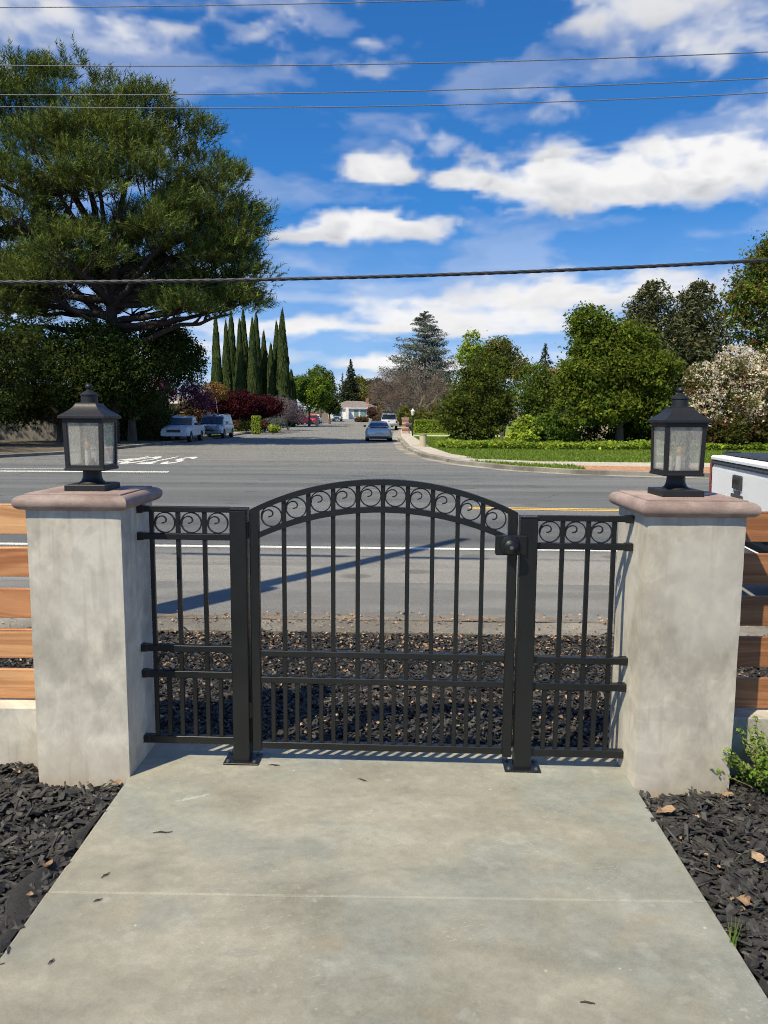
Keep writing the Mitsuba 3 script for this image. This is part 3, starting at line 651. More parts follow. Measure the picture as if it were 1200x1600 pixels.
def crown(lobes, n_clump, per, clump_r, leaf, cols, seed, asp=.55, shell=.62, flat=.75, spread=.22, gap=.0, up=.35, sub=None):
    """leaf clumps through the outer part of ellipsoid lobes (x, y, z, rx, ry, rz)"""
    r = np.random.default_rng(seed); lobes = np.array(lobes, float)
    if sub:                                                              # break every lobe into smaller boughs, with hollows between
        m, rs = sub; w = lobes[:, 3] * lobes[:, 4] + lobes[:, 4] * lobes[:, 5] + lobes[:, 3] * lobes[:, 5]; k = r.choice(len(lobes), m, p=w / w.sum()); d = unit(m, r)
        q = rs * np.exp(r.normal(0, .3, m)); lobes = np.column_stack([lobes[k, :3] + d * np.maximum(lobes[k, 3:6] - q[:, None] * .8, .1) * (.72 + .28 * r.random((m, 1))), q, q, q * .72]); lobes = lobes[lobes[:, 2] > .2]
    w = (lobes[:, 3] * lobes[:, 4] + lobes[:, 4] * lobes[:, 5] + lobes[:, 3] * lobes[:, 5]); k = r.choice(len(lobes), n_clump, p=w / w.sum())
    d = unit(n_clump, r); rad = (shell + (1 - shell) * r.random(n_clump)) ** .8
    rad *= 1 + .22 * (meshkit.fbm(d * 2.2 + lobes[k, :3] * .37, 3, seed) - .5) * 2
    C = lobes[k, :3] + d * lobes[k, 3:6] * rad[:, None]
    if gap: keep = meshkit.fbm(C * (1.1 / max(clump_r, .2)) * .4, 3, seed + 3) > gap; C, d, k = C[keep], d[keep], k[keep]
    C = C[C[:, 2] > .12]; d = d[:len(C)] if len(d) != len(C) else d
    n = len(C); cc = np.repeat(tint(n, cols, r, spread), per, 0) * np.exp(r.normal(0, .16, (n * per, 1)))
    off = unit(n * per, r) * (r.random((n * per, 1)) ** .45) * clump_r * np.exp(r.normal(0, .25, (n, 1))).repeat(per, 0); off[:, 2] *= flat
    P = np.repeat(C, per, 0) + off
    nr = off / (np.linalg.norm(off, axis=1, keepdims=True) + 1e-9) * .6 + unit(n * per, r) * .7 + np.array([0, 0, up]); nr /= np.linalg.norm(nr, axis=1, keepdims=True)
    P[:, 2] = np.maximum(P[:, 2], .05)
    return leaf_cards(P, nr, leaf * np.exp(r.normal(0, .25, n * per)), asp, np.clip(cc, .004, .9), r)


def put_cards(name, data, parent, m='leaves'):
    v, f, c = data; return put(name, mesh_of(v, f), m, parent, color=c)


def merge(*ds):
    V, F, C, o = [], [], [], 0
    for v, f, c in ds: V.append(v); F.append(f + o); C.append(c); o += len(v)
    return np.vstack(V), np.vstack(F), np.vstack(C)


def limb(p0, p1, r0, r1, r, bend=.12, n=7, sides=7):
    p0, p1 = np.array(p0, float), np.array(p1, float); t = np.linspace(0, 1, n)[:, None]; L = np.linalg.norm(p1 - p0)
    w = np.cumsum(r.normal(0, bend * L / n, (n, 3)), 0); w -= t * w[-1]; w[0] = 0
    return tube(p0 + (p1 - p0) * t + w, np.linspace(r0, r1, n), sides)


def tree(name, label, cat, base, lobes, trunk_r, cl, cols, seed, bark='bark', group=None, branches=6, **kw):
    """trunk with limbs into the lobes, and a crown; lobes in metres"""
    t = thing(name, label, cat, group); x, y = base; z = float(gz(y)) + .1; r = np.random.default_rng(seed)
    L = lobes; top = max(l[2] for l in L)
    fork = np.array([x, y, z + .35 * (min(l[2] - l[5] * .4 for l in L) - z) + .5])
    ms = [limb((x, y, z - .2), fork, trunk_r * 1.25, trunk_r * .8, r, .05)]
    for l in L[:branches]: ms.append(limb(fork, np.array(l[:3]) + r.normal(0, .2, 3), trunk_r * .55, trunk_r * .14, r, .14))
    put('trunk', join(*ms), bark, t, smooth=True)
    put_cards('crown', crown(L, *cl, cols=cols, seed=seed, **kw), t); return t


def bush(name, label, cat, base, lobes, cl, cols, seed, group=None, stem=True, m='bark', **kw):
    t = thing(name, label, cat, group); x, y = base; z = float(gz(y)) + .1; r = np.random.default_rng(seed)
    L = lobes
    put('stem', join(*[limb((x + r.normal(0, .08), y + r.normal(0, .08), z - .1), l[:3], .05, .015, r, .1, 5, 5) for l in L]), m, t, smooth=True)
    put_cards('foliage', crown(L, *cl, cols=cols, seed=seed, **kw), t); return t


GREEN = [(.105, .173, .030), (.143, .222, .035), (.087, .140, .027)]
DARK = [(.054, .083, .022), (.070, .102, .024), (.043, .066, .020)]
OLIVE = [(.163, .173, .041), (.125, .140, .035), (.192, .198, .047)]
FRESH = [(.250, .346, .041), (.327, .412, .047), (.192, .281, .041)]
LIME = [(.297, .392, .054), (.216, .324, .047), (.351, .405, .068)]
PLUM = [(.070, .018, .024), (.095, .022, .028), (.05, .016, .02)]
REDBUD = [(.20, .07, .145), (.15, .05, .10), (.10, .05, .075)]
GREYP = [(.230, .182, .203), (.176, .142, .162), (.270, .223, .230)]

# ---- the big pine: heavy limbs, shoots bristling upwards
def pine(name, label, base, lobes, seed, n, shoot=.85, needles=26, nl=.30):
    t = thing(name, label, 'tree'); r = np.random.default_rng(seed); L = np.array(lobes, float); x, y = base; z = float(gz(y)) + .1
    fork = np.array([x + .25, y, z + 6.2]); up = np.array([x + .1, y + .3, z + 10.5])
    ms = [limb((x, y, z - .3), fork, .42, .36, r, .03, 9, 10), limb(fork, up, .34, .22, r, .06, 7, 8)]
    ends = []
    for l in L:
        src = fork + (up - fork) * np.clip((l[2] - 8) / 9 + r.uniform(-.1, .3), 0, 1) + np.array([0, 0, r.uniform(-.8, .3)]); tgt = l[:3] + np.array([0, 0, -.25 * l[5]])
        ms.append(limb(src, tgt, .17 + .02 * l[3], .06, r, .13, 8, 7)); ends.append(tgt)
        for _ in range(9):
            d = unit(1, r)[0] * l[3:6] * r.uniform(.55, .95); d[2] = abs(d[2]) * .8
            ms.append(limb(tgt + (src - tgt) * r.uniform(0, .35), l[:3] + d, .055, .015, r, .16, 5, 5))
    put('trunk', join(*ms), 'bark_dark', t, smooth=True)
    w = (L[:, 3] * L[:, 4] + L[:, 4] * L[:, 5]) ** .7; B = 640; k = r.choice(len(L), B, p=w / w.sum()); d = unit(B, r); d[:, 2] = np.where(d[:, 2] < -.55, -d[:, 2], d[:, 2])
    bough = L[k, :3] + d * L[k, 3:6] * (.42 + .58 * r.random((B, 1))) ** .8; br = r.uniform(.55, 1.2, B)
    keep = meshkit.fbm(bough * .35, 3, seed + 1) > np.where(bough[:, 2] < 11.5, .25, .35); bough, br, bd = bough[keep], br[keep], d[keep]
    k = r.choice(len(bough), n, p=br ** 2 / (br ** 2).sum()); q = unit(n, r); q[:, 2] = np.where(q[:, 2] < -.2, -q[:, 2] * .5, q[:, 2])
    C = bough[k] + q * br[k, None] * np.array([1, 1, .62]) * (.35 + .65 * r.random((n, 1))) ** .6
    ax = q * .55 + bd[k] * .45 + np.array([0, 0, .55]) + unit(n, r) * .25; ax /= np.linalg.norm(ax, axis=1, keepdims=True)
    N = n * needles; u = np.tile(np.linspace(.05, 1, needles), n) + r.normal(0, .04, N); A = np.repeat(ax, needles, 0)
    sh = shoot * np.repeat(np.exp(r.normal(0, .22, n)), needles)
    q = np.cross(A, unit(N, r)); q /= np.linalg.norm(q, axis=1, keepdims=True) + 1e-9
    dirn = A * .70 + q * .72; P = np.repeat(C, needles, 0) + A * (u * sh)[:, None]; ln = nl * np.exp(r.normal(0, .2, N))
    side = np.cross(dirn, unit(N, r)); side /= np.linalg.norm(side, axis=1, keepdims=True) + 1e-9
    v, f = quads(P, dirn * ln[:, None], np.full(N, .021), side)
    tip = np.repeat(tint(n, [(.12, .155, .036), (.155, .185, .042), (.095, .13, .034), (.108, .15, .044)], r, .24), needles, 0) * (1 + .25 * (u[:, None] - .5)) * np.exp(r.normal(0, .15, (N, 1)))
    put('crown', mesh_of(v, f), 'needles', t, color=np.repeat(np.clip(tip, 0, 1), 3, 0)); return t


pine('pine_tree', 'huge spreading pine rising above the left side of the street', (-15.22, 43.0),
     [(-19.49, 43.0, 17.53, 3.38, 3.04, 2.67), (-16.84, 44.0, 17.43, 3.64, 3.28, 2.73), (-13.29, 42.0, 15.62, 2.95, 2.66, 2.43), (-11.42, 43.0, 14.67, 2.67, 2.40, 2.31), (-9.41, 43.0, 12.88, 2.31, 2.08, 1.96), (-8.12, 42.5, 11.70, 1.34, 1.20, 1.05), (-16.69, 40.0, 13.56, 3.31, 2.98, 2.32), (-13.23, 40.0, 12.21, 3.14, 2.83, 1.99), (-19.16, 41.0, 11.97, 2.71, 2.44, 2.03),
      (-10.85, 43.0, 10.20, 2.67, 2.40, 1.49), (-8.98, 43.0, 8.36, 1.85, 1.66, 1.14), (-23.00, 43.0, 15.73, 3.91, 3.52, 3.91), (-22.42, 42.0, 10.57, 3.13, 2.81, 2.08), (-15.51, 39.0, 9.36, 2.58, 2.32, 1.29), (-13.39, 45.0, 9.18, 2.23, 2.01, 1.12), (-26.84, 44.0, 13.70, 3.28, 2.95, 3.28), (-14.79, 41.0, 14.50, 3.05, 2.75, 2.03), (-19.25, 44.0, 10.69, 2.91, 2.62, 1.82), (-15.70, 45.0, 10.92, 2.98, 2.68, 1.67), (-21.20, 42.0, 8.28, 2.78, 2.50, 1.39), (-10.71, 44.0, 12.11, 2.18, 1.97, 1.82), (-16.87, 46.0, 8.96, 2.66, 2.40, 1.07), (-8.77, 43.0, 10.21, 1.78, 1.60, 1.42), (-10.80, 44.0, 7.98, 2.18, 1.97, 0.95), (-14.67, 46.0, 7.88, 2.66, 2.40, 0.99), (-21.03, 46.0, 7.84, 2.66, 2.40, 1.14), (-7.94, 43.0, 7.85, 1.07, 0.96, 0.78), (-9.49, 43.0, 9.03, 1.96, 1.76, 1.42), (-8.37, 42.5, 7.27, 1.58, 1.42, 0.77), (-10.67, 42.0, 7.02, 1.56, 1.41, 0.76), (-7.74, 43.0, 9.38, 1.07, 0.96, 1.21), (-7.99, 43.0, 11.39, 1.00, 0.90, 0.92), (-11.30, 41.0, 11.07, 2.37, 2.14, 1.70), (-17.37, 41.0, 8.14, 2.71, 2.44, 1.36), (-20.61, 42.0, 6.62, 2.78, 2.50, 1.04)], 3, 20500, shoot=.62, needles=16, nl=.26)


def conifer(name, label, cat, base, h, rad, seed, cols, lev, per, card, droop=-.1, group=None, power=1.0, z0=.12, trunk_r=.25, asp=.35, thin=.10, bark='bark'):
    """layered branches round a straight trunk, each carrying flat sprays"""
    t = thing(name, label, cat, group); r = np.random.default_rng(seed); x, y = base; z = float(gz(y)) + .05
    put('trunk', limb((x, y, z - .2), (x, y, z + h * .97), trunk_r, .03, r, .01, 9, 7), bark, t, smooth=True)
    P, Nn, S = [], [], []
    for i in range(lev):
        u = (i + r.random()) / lev; hz = z + h * (z0 + (1 - z0) * u); R = rad * (1 - u) ** power * r.uniform(.55, 1.15) + .12
        az = r.uniform(0, 2 * np.pi); m = max(4, int(per * (R / rad + .12))); s = r.random(m) ** .65
        e = np.array([math.cos(az), math.sin(az), 0]); q = np.array([-e[1], e[0], 0])
        P.append(np.array([x, y, hz]) + e * (s * R)[:, None] + q * (r.normal(0, .20, m) * R * (1.1 - s * .6))[:, None] + np.column_stack([0 * s, 0 * s, droop * R * s ** 1.5 + r.normal(0, thin * max(R, .6), m)]))
        nn = np.array([0, 0, .8]) + unit(m, r) * .75; Nn.append(nn / np.linalg.norm(nn, axis=1, keepdims=True)); S.append(np.full(m, card) * np.exp(r.normal(0, .3, m)) * (.55 + .45 * R / rad))
    P, Nn, S = np.vstack(P), np.vstack(Nn), np.hstack(S)
    put_cards('crown', leaf_cards(P, Nn, S, asp, np.clip(tint(len(P), cols, r, .3), .004, .9), r), t, 'needles'); return t


# ---- left of the street
tree('shade_tree', 'leafy tree with light olive leaves at the left edge, before the pine', 'tree', (-19.28, 37.0), [(-17.44, 36.0, 4.61, 1.79, 1.61, 1.97), (-20.02, 37.0, 5.12, 2.45, 2.20, 2.45), (-18.14, 36.0, 2.56, 1.79, 1.61, 1.34), (-22.23, 37.0, 3.62, 2.45, 2.20, 2.45), (-20.22, 37.0, 1.82, 2.14, 1.93, 0.92)], .28, (1900, 15, .42), [(.06, .085, .022), (.08, .105, .026), (.04, .06, .02)], 31, leaf=.15, sub=(110, .85))
tree('shade_tree', 'dense dark evergreen tree below the pine, second from the left edge', 'tree', (-18.38, 44.0), [(-17.94, 42.0, 5.13, 2.43, 2.19, 1.91), (-15.89, 41.0, 3.56, 2.20, 1.98, 1.76), (-19.06, 42.0, 3.25, 2.26, 2.03, 1.81), (-15.51, 42.0, 5.65, 1.91, 1.72, 1.56), (-16.62, 41.0, 2.39, 2.37, 2.14, 1.02), (-20.65, 43.0, 1.88, 2.13, 1.92, 0.78), (-14.52, 41.0, 4.24, 1.53, 1.37, 1.87)], .3, (2400, 15, .45), DARK, 32, leaf=.16, sub=(140, .95))
tree('shade_tree', 'dark broad tree left of the cypress row, its crown over the parked pickup', 'tree', (-15.03, 46.0), [(-13.58, 44.0, 4.80, 2.62, 2.36, 2.04), (-12.05, 45.0, 4.88, 1.64, 1.47, 1.86), (-14.55, 43.0, 3.50, 1.78, 1.60, 1.71), (-12.93, 45.0, 6.14, 1.67, 1.51, 1.27), (-11.39, 46.0, 4.41, 0.91, 0.82, 1.07), (-14.01, 44.0, 2.65, 1.82, 1.64, 0.95)], .26, (2100, 15, .42), DARK, 33, leaf=.15, sub=(120, .9))
tree('verge_tree', 'tree at the far left shading the bare verge', 'tree', (-31.5, 27.0), [(-30, 27, 7.0, 6, 6, 3.6), (-25, 30, 6.6, 4.5, 4.5, 3), (-32, 22, 7, 5, 5, 3), (-22, 28.5, 6.4, 3.4, 3.4, 2.4), (-27, 35, 6.5, 5, 5, 3), (-30, 42, 6.5, 5, 5, 3), (-25, 40.5, 6.4, 3.6, 3.4, 2.6)], .3, (2100, 12, .7), GREEN, 34, leaf=.2)
single('retaining_wall', sheet(Polygon([(-40, 46.5), (-19.0, 46.0), (-19.0, 46.4), (-40, 46.9)]), 1.35, 1.5), 'wall_grey', 'low grey garden wall in the shade behind the left lantern', 'wall')


def hedge(name, label, x0, x1, y0, y1, h, cols, n, leaf, seed, group=None, rnd=.06):
    """clipped hedge: dense leaves in the skin of a box, over a twiggy core"""
    t = thing(name, label, 'hedge', group); r = np.random.default_rng(seed); a = [(x1 - x0) * (y1 - y0), (x1 - x0) * h, (x1 - x0) * h, (y1 - y0) * h, (y1 - y0) * h]
    k = r.choice(5, n, p=np.array(a) / sum(a)); P = np.column_stack([r.uniform(x0, x1, n), r.uniform(y0, y1, n), r.uniform(0, h, n)]); Nn = np.array([(0, 0, 1), (0, -1, 0), (0, 1, 0), (-1, 0, 0), (1, 0, 0)], float)[k]
    P[k == 0, 2] = h; P[k == 1, 1] = y0; P[k == 2, 1] = y1; P[k == 3, 0] = x0; P[k == 4, 0] = x1
    P += r.normal(0, rnd, (n, 3)) - Nn * r.random((n, 1)) * .10; P[:, 2] += gz(P[:, 1]) + .1; Nn = Nn + unit(n, r) * .8; Nn /= np.linalg.norm(Nn, axis=1, keepdims=True)
    g = float(gz((y0 + y1) / 2)); put('twigs', box(x0 + .12, x1 - .12, y0 + .12, y1 - .12, g - .05, g + h - .05, .04), 'bark_dark', t)
    put_cards('foliage', leaf_cards(P, Nn, leaf * np.exp(r.normal(0, .25, n)), .6, np.clip(tint(n, cols, r, .22), .004, .9), r), t); return t


hedge('hedge', 'dark loose hedge with dots of pale blossom behind the grey garden wall', -40, -18.0, 48.2, 50.5, 3.0, DARK + DARK + DARK + [(.35, .28, .26), (.30, .12, .08)], 12000, .2, 40, rnd=.25)
hedge('hedge', 'dark rounded hedge in shade left of the parked pickup', -16.25, -13.61, 47.0, 49.0, 1.75, DARK, 7000, .14, 41, rnd=.14)
bush('flowering_bush', 'yellow green bush with orange tips behind the dark hedge', 'bush', (-16.62, 54.0), [(-17.67, 54.0, 2.01, 1.07, 0.96, 0.80), (-16.33, 54.0, 2.24, 1.25, 1.13, 0.89), (-15.14, 54.0, 1.67, 0.80, 0.72, 0.63)], (700, 12, .26), LIME + [(.16, .2, .03), (.42, .30, .05), (.40, .15, .05), (.09, .13, .03)], 42, leaf=.13)


def branching(base, h, spread, seed, levels=4, kids=4, r0=.16, up=.5, forks=5, fork_h=.2):
    """bare limbs splitting again and again; returns (limb meshes, twig end points)"""
    r = np.random.default_rng(seed); x, y = base; z = float(gz(y)) + .05; ms, tips = [], []
    f0 = np.array([x, y, z + h * fork_h]); ms.append(limb((x, y, z - .2), f0, r0 * 1.2, r0, r, .04, 5, 7))

    def go(p, d, L, rad, lev):
        q = p + d * L; ms.append(limb(p, q, rad, rad * .62, r, .13, 5 if lev > 1 else 4, 6 if lev > 2 else 3))
        if lev == 0: tips.append(q); return
        for i in range(kids):
            e = d + unit(1, r)[0] * .75 + np.array([0, 0, .10]); e /= np.linalg.norm(e); go(p + d * L * r.uniform(.45, 1.0), e, L * r.uniform(.55, .80), rad * .52, lev - 1)
    for i in range(forks):
        a = 2 * np.pi * (i + r.uniform(-.3, .3)) / forks; d = np.array([math.cos(a) * spread, math.sin(a) * spread, up + r.uniform(0, .35)]); d /= np.linalg.norm(d); go(f0, d, h * .36, r0 * .62, levels - 1)
    return ms, np.array(tips)


def fine_twigs(tips, n, L, seed, cols, w=.012):
    r = np.random.default_rng(seed); k = r.integers(0, len(tips), n); C = tips[k] + r.normal(0, L * .35, (n, 3)); d = unit(n, r) * L * r.uniform(.5, 1.2, (n, 1)); d[:, 2] = abs(d[:, 2]) * .9
    s = np.cross(d, unit(n, r)); s /= np.linalg.norm(s, axis=1, keepdims=True) + 1e-9; v, f = quads(C, d, np.full(n, w), s)
    return v, f, np.repeat(np.clip(tint(n, cols, r, .2), 0, 1), 3, 0)


t = thing('redbud_tree', 'small tree with purple blossom and dark branches behind the parked pickup', 'tree')
ms, tips = branching((-14.82, 53.0), 4.3, .85, 51, 4, 4, .16, .55, 5, .30); put('trunk', join(*ms), 'bark_dark', t, smooth=True)
r = np.random.default_rng(52); tc = tips[r.integers(0, len(tips), 5200)] + r.normal(0, .28, (5200, 3)) + np.array([.5, 0, .15])
put_cards('blossom', leaf_cards(tc, unit(5200, r), .13 * np.exp(r.normal(0, .2, 5200)), .8, np.clip(tint(5200, REDBUD, r, .3), 0, 1), r), t)
plum = 'plum red leaved trees along the side street'
tree('plum_tree', 'dark red leaved small tree directly behind the minivan', 'tree', (-15.60, 72.0), [(-15.52, 72.0, 2.79, 2.02, 1.82, 1.19), (-16.61, 71.0, 2.18, 1.53, 1.37, 1.06)], .10, (650, 13, .42), PLUM, 53, group=plum, bark='bark_pale', leaf=.19)
tree('plum_tree', 'middle dark red leaved tree with pale trunk', 'tree', (-13.52, 72.0), [(-13.44, 72.0, 2.69, 2.14, 1.93, 1.25), (-14.84, 73.0, 2.22, 1.57, 1.41, 1.09)], .09, (700, 13, .42), PLUM, 54, group=plum, bark='bark_pale', leaf=.19)
tree('plum_tree', 'dark red leaved tree nearest the clipped yellow column, rightmost of the red ones', 'tree', (-11.51, 74.0), [(-11.56, 74.0, 2.49, 1.84, 1.65, 1.04), (-12.43, 73.0, 2.11, 1.33, 1.20, 0.85)], .09, (600, 13, .42), PLUM, 55, group=plum, bark='bark_pale', leaf=.19)
bush('autumn_bush', 'orange brown bush between redbud and plum trees', 'bush', (-13.59, 62.0), [(-14.48, 66.0, 3.66, 1.20, 1.08, 0.76), (-14.44, 60.0, 1.60, 1.19, 1.07, 0.69), (-14.93, 60.0, 2.09, 1.09, 0.98, 0.79)], (420, 12, .35), [(.20, .13, .04), (.26, .12, .05), (.12, .13, .04), (.30, .19, .07)], 56, leaf=.16)
bush('grey_bush', 'leafless mauve grey bush under the last cypress', 'bush', (-10.31, 82.0), [(-10.58, 82.0, 2.33, 1.76, 1.59, 1.09), (-9.36, 82.0, 1.80, 1.09, 0.98, 0.81), (-11.73, 83.0, 2.88, 1.51, 1.36, 0.82)], (600, 12, .45), GREYP, 57, leaf=.2, asp=.22)
bush('lavender_bush', 'silvery green low bush beside the footpath', 'bush', (-9.73, 70.0), [(-9.68, 70.0, 0.96, 0.69, 0.63, 0.52), (-10.52, 71.0, 1.06, 0.53, 0.48, 0.41)], (260, 12, .24), [(.17, .20, .18), (.13, .16, .14), (.20, .22, .2)], 58, leaf=.15, asp=.25)
for i, (lb, cols, lab) in enumerate([((-9.60, 67.0, 0.54, 0.50, 0.45, 0.22), LIME, 'low yellow green bush at the footpath edge'), ((-12.16, 68.0, 0.79, 0.56, 0.51, 0.34), OLIVE, 'olive bush left of the clipped yellow column'), ((-11.01, 70.0, 0.83, 0.52, 0.47, 0.35), [(.16, .07, .05), (.12, .06, .04)], 'rust red bush right of the clipped yellow column'),
                                                   ((-13.27, 70.0, 0.82, 0.52, 0.47, 0.35), [(.15, .09, .06), (.11, .07, .045)], 'brown bush under the middle plum tree'), ((-13.10, 63.0, 0.47, 0.52, 0.47, 0.36), GREEN, 'dark green bush just behind the minivan')]):
    bush('low_bush', lab, 'bush', (lb[0], lb[1]), [lb], (170, 12, .22), cols, 60 + i, leaf=.14)
hedge('clipped_column', 'upright clipped yellow green block of hedge by the left footpath', -11.35, -10.65, 66.0, 66.7, 1.45, LIME, 1800, .12, 66, rnd=.03)
# Italian cypresses: one set of meshes, each tree placed at its own height
def cypress_mesh(seed, n=5200):
    r = np.random.default_rng(seed); u = r.random(n) ** .8; th = r.uniform(0, 2 * np.pi, n); prof = np.minimum(1, (1 - u) ** .62 * 1.25) * np.minimum(1, .55 + u * 3) * .5
    lump = .72 + .6 * meshkit.fbm(np.column_stack([np.cos(th) * 2.2, np.sin(th) * 2.2, u * 26]), 3, seed); rad = prof * lump * (.8 + .25 * r.random(n))
    P = np.column_stack([np.cos(th) * rad, np.sin(th) * rad, u]); Nn = np.column_stack([np.cos(th), np.sin(th), .35 + 0 * th]) + unit(n, r) * .5; Nn /= np.linalg.norm(Nn, axis=1, keepdims=True)
    e = np.column_stack([np.cos(th) * .25, np.sin(th) * .25, 1 + 0 * th]); e /= np.linalg.norm(e, axis=1, keepdims=True); s = np.cross(e, Nn); s /= np.linalg.norm(s, axis=1, keepdims=True)
    L, W = (.052 * np.exp(r.normal(0, .3, n)))[:, None], .17 * np.exp(r.normal(0, .25, (n, 1)))
    v = np.stack([P - s * W * .5 * [1, 1, .1], P + s * W * .5 * [1, 1, .1], P + e * L * [1.4, 1.4, 1]], 1).reshape(-1, 3)
    col = np.clip(tint(n, [(.060, .086, .030), (.078, .105, .036), (.045, .068, .024)], r, .2), 0, 1)
    return mikit.ply(mesh_of(v, np.arange(3 * n).reshape(-1, 3)), 'm_needles', color=np.repeat(col, 3, 0))


cyp = [cypress_mesh(71), cypress_mesh(72), cypress_mesh(73)]; cyp_trunk = mikit.ply(tube([(0, 0, 0), (0, 0, .5), (0, 0, .9)], [.07, .05, .01], 6), 'm_bark', smooth=True)
names = ['first and leftmost cypress of the row', 'second cypress from the left, slightly lower than its neighbour', 'third cypress from the left in the row', 'fourth cypress from the left in the row', 'fifth cypress from the left, among the tallest', 'sixth cypress from the left in the row',
         'seventh cypress from the left, tall and pointed', 'eighth cypress from the left, noticeably shorter', 'ninth cypress from the left, the shortest tall one', 'tenth cypress from the left, second from the right end', 'tallest cypress at the right end of the row', 'low cypress growing against the right end of the row']
for i, (x, y, h, w) in enumerate([(-20.30, 94.0, 12.81, 1.40), (-19.74, 97.2, 12.44, 1.33), (-19.71, 100.4, 14.00, 1.62), (-18.05, 97.1, 12.59, 1.33), (-18.14, 100.3, 14.00, 1.62), (-16.45, 97.0, 12.74, 1.44), (-16.50, 100.2, 13.68, 1.62), (-16.04, 103.4, 11.77, 1.54), (-14.64, 100.1, 10.08, 1.37), (-14.32, 103.3, 13.01, 1.54), (-13.12, 100.0, 14.00, 1.86), (-12.42, 103.2, 7.20, 1.54)]):
    t = thing('cypress_tree', 'narrow dark green ' + names[i], 'tree', 'row of Italian cypresses'); at = place(x, y, float(gz(y)) - .1, 137 * i) @ T().scale([w, w, h])
    put('crown', cyp[i % 3], 'needles', t, at); put('trunk', cyp_trunk, 'bark', t, at)
street = 'green trees along the left of the side street'
tree('street_tree', 'bright green tree right of the cypress row, nearest the red cars', 'tree', (-10.54, 108.0), [(-10.79, 108.0, 5.06, 1.79, 1.61, 1.61), (-9.37, 107.0, 4.34, 1.59, 1.43, 1.42), (-11.89, 110.0, 6.19, 1.27, 1.15, 1.09), (-9.09, 109.0, 6.17, 1.26, 1.14, 1.17)], .16, (900, 13, .6), GREEN + FRESH[:1], 81, group=street, leaf=.28)
tree('street_tree', 'dark low tree just left of the distant blue pickup', 'tree', (-9.11, 128.0), [(-9.42, 128.0, 3.84, 1.48, 1.33, 1.38), (-8.37, 128.0, 3.01, 0.95, 0.86, 0.95)], .16, (420, 12, .6), DARK + GREEN[:1], 82, group=street, leaf=.3)

# ---- right of the street
BARE = [(.17, .125, .10), (.20, .15, .12), (.13, .10, .085)]
t = thing('bare_tree', 'leafless brown tree with pale spreading limbs before the blue cedar', 'tree')
ms, tips = branching((2.91, 88.0), 7.6, 1.05, 91, 5, 4, .26, .48, 6, .12); put('trunk', join(*ms[:1 + 6 * 5]), 'bark_pale', t, smooth=True)
put('twigs', join(*ms[31:]), 'bark_pale', t)
put_cards('fine_twigs', fine_twigs(tips, 15000, .75, 92, BARE, .011), t, 'vertex'); labels[t + '__fine_twigs'] = {'kind': 'stuff'}
conifer('blue_cedar', 'blue grey cedar rising behind the leafless tree', 'tree', (5.33, 104.0), 15.2, 7.4, 93, [(.17, .195, .165), (.215, .235, .20), (.125, .15, .12)], 210, 260, .42, droop=.10, power=.68, z0=.16, thin=.035, asp=.26)
conifer('blue_cedar', 'lower blue grey cedar left of the leafless tree top', 'tree', (2.32, 112.0), 8.2, 3.6, 94, [(.12, .155, .135), (.15, .185, .165)], 110, 110, .45, droop=.08, thin=.04, power=.6, z0=.1, asp=.3)
tree('holly_tree', 'large dense dark green tree reaching to the ground on the right lawn', 'tree', (4.93, 42.0), [(4.97, 42.0, 3.08, 1.91, 1.72, 1.91), (4.53, 41.0, 2.04, 1.76, 1.59, 1.42), (5.60, 43.0, 3.81, 1.60, 1.44, 1.60), (3.96, 42.0, 1.52, 1.11, 1.00, 1.18), (6.03, 42.0, 2.06, 1.25, 1.13, 1.56), (4.73, 41.0, 0.96, 1.53, 1.37, 0.75)], .2, (2300, 15, .34), [(.105, .135, .026), (.135, .165, .03), (.055, .082, .022)], 95, leaf=.13, sub=(150, .62))
tree('lime_tree', 'pale yellow green tree top behind the dense dark tree', 'tree', (5.89, 52.0), [(5.79, 52.0, 6.37, 0.60, 0.54, 0.95), (5.46, 52.0, 5.74, 0.60, 0.54, 0.77), (6.11, 52.0, 5.53, 0.60, 0.54, 0.77)], .12, (260, 12, .3), LIME, 96, leaf=.16)
tree('olive_tree', 'loose olive green tree top behind the dense dark tree', 'tree', (8.26, 54.0), [(7.97, 54.0, 6.13, 1.34, 1.21, 1.34), (8.80, 54.0, 4.83, 1.25, 1.13, 1.43), (7.24, 54.0, 5.25, 1.07, 0.96, 1.25)], .16, (700, 13, .34), OLIVE, 97, leaf=.16, sub=(45, .6))
tree('garden_tree', 'open green tree between the dense dark tree and the round tree', 'tree', (9.52, 47.0), [(9.22, 47.0, 3.85, 1.17, 1.05, 1.17), (10.22, 47.0, 2.90, 1.09, 0.98, 1.24), (8.49, 46.0, 2.68, 0.99, 0.89, 1.14), (9.47, 46.0, 1.74, 1.29, 1.16, 1.07)], .13, (850, 13, .36), GREEN + OLIVE[:1], 98, leaf=.15, sub=(60, .6))
conifer('spire_conifer', 'small pointed dark conifer behind the open green tree', 'tree', (14.36, 70.0), 8.1, 1.9, 99, [(.05, .07, .03), (.065, .085, .035)], 120, 46, .36, power=.9)
bush('ivy_mound', 'bright ivy covered mound on the right lawn', 'bush', (7.34, 40.0), [(7.33, 40.0, 0.99, 0.73, 0.66, 0.73), (7.04, 39.6, 0.57, 0.79, 0.71, 0.39)], (420, 13, .18), FRESH + LIME[:1], 100, leaf=.15, asp=.8)
bush('dark_bush', 'dark green bush between the ivy mound and the round tree', 'bush', (8.89, 41.0), [(8.80, 41.0, 1.05, 0.95, 0.85, 0.81), (9.49, 41.0, 0.72, 0.68, 0.61, 0.54)], (420, 13, .3), GREEN, 101, leaf=.14)
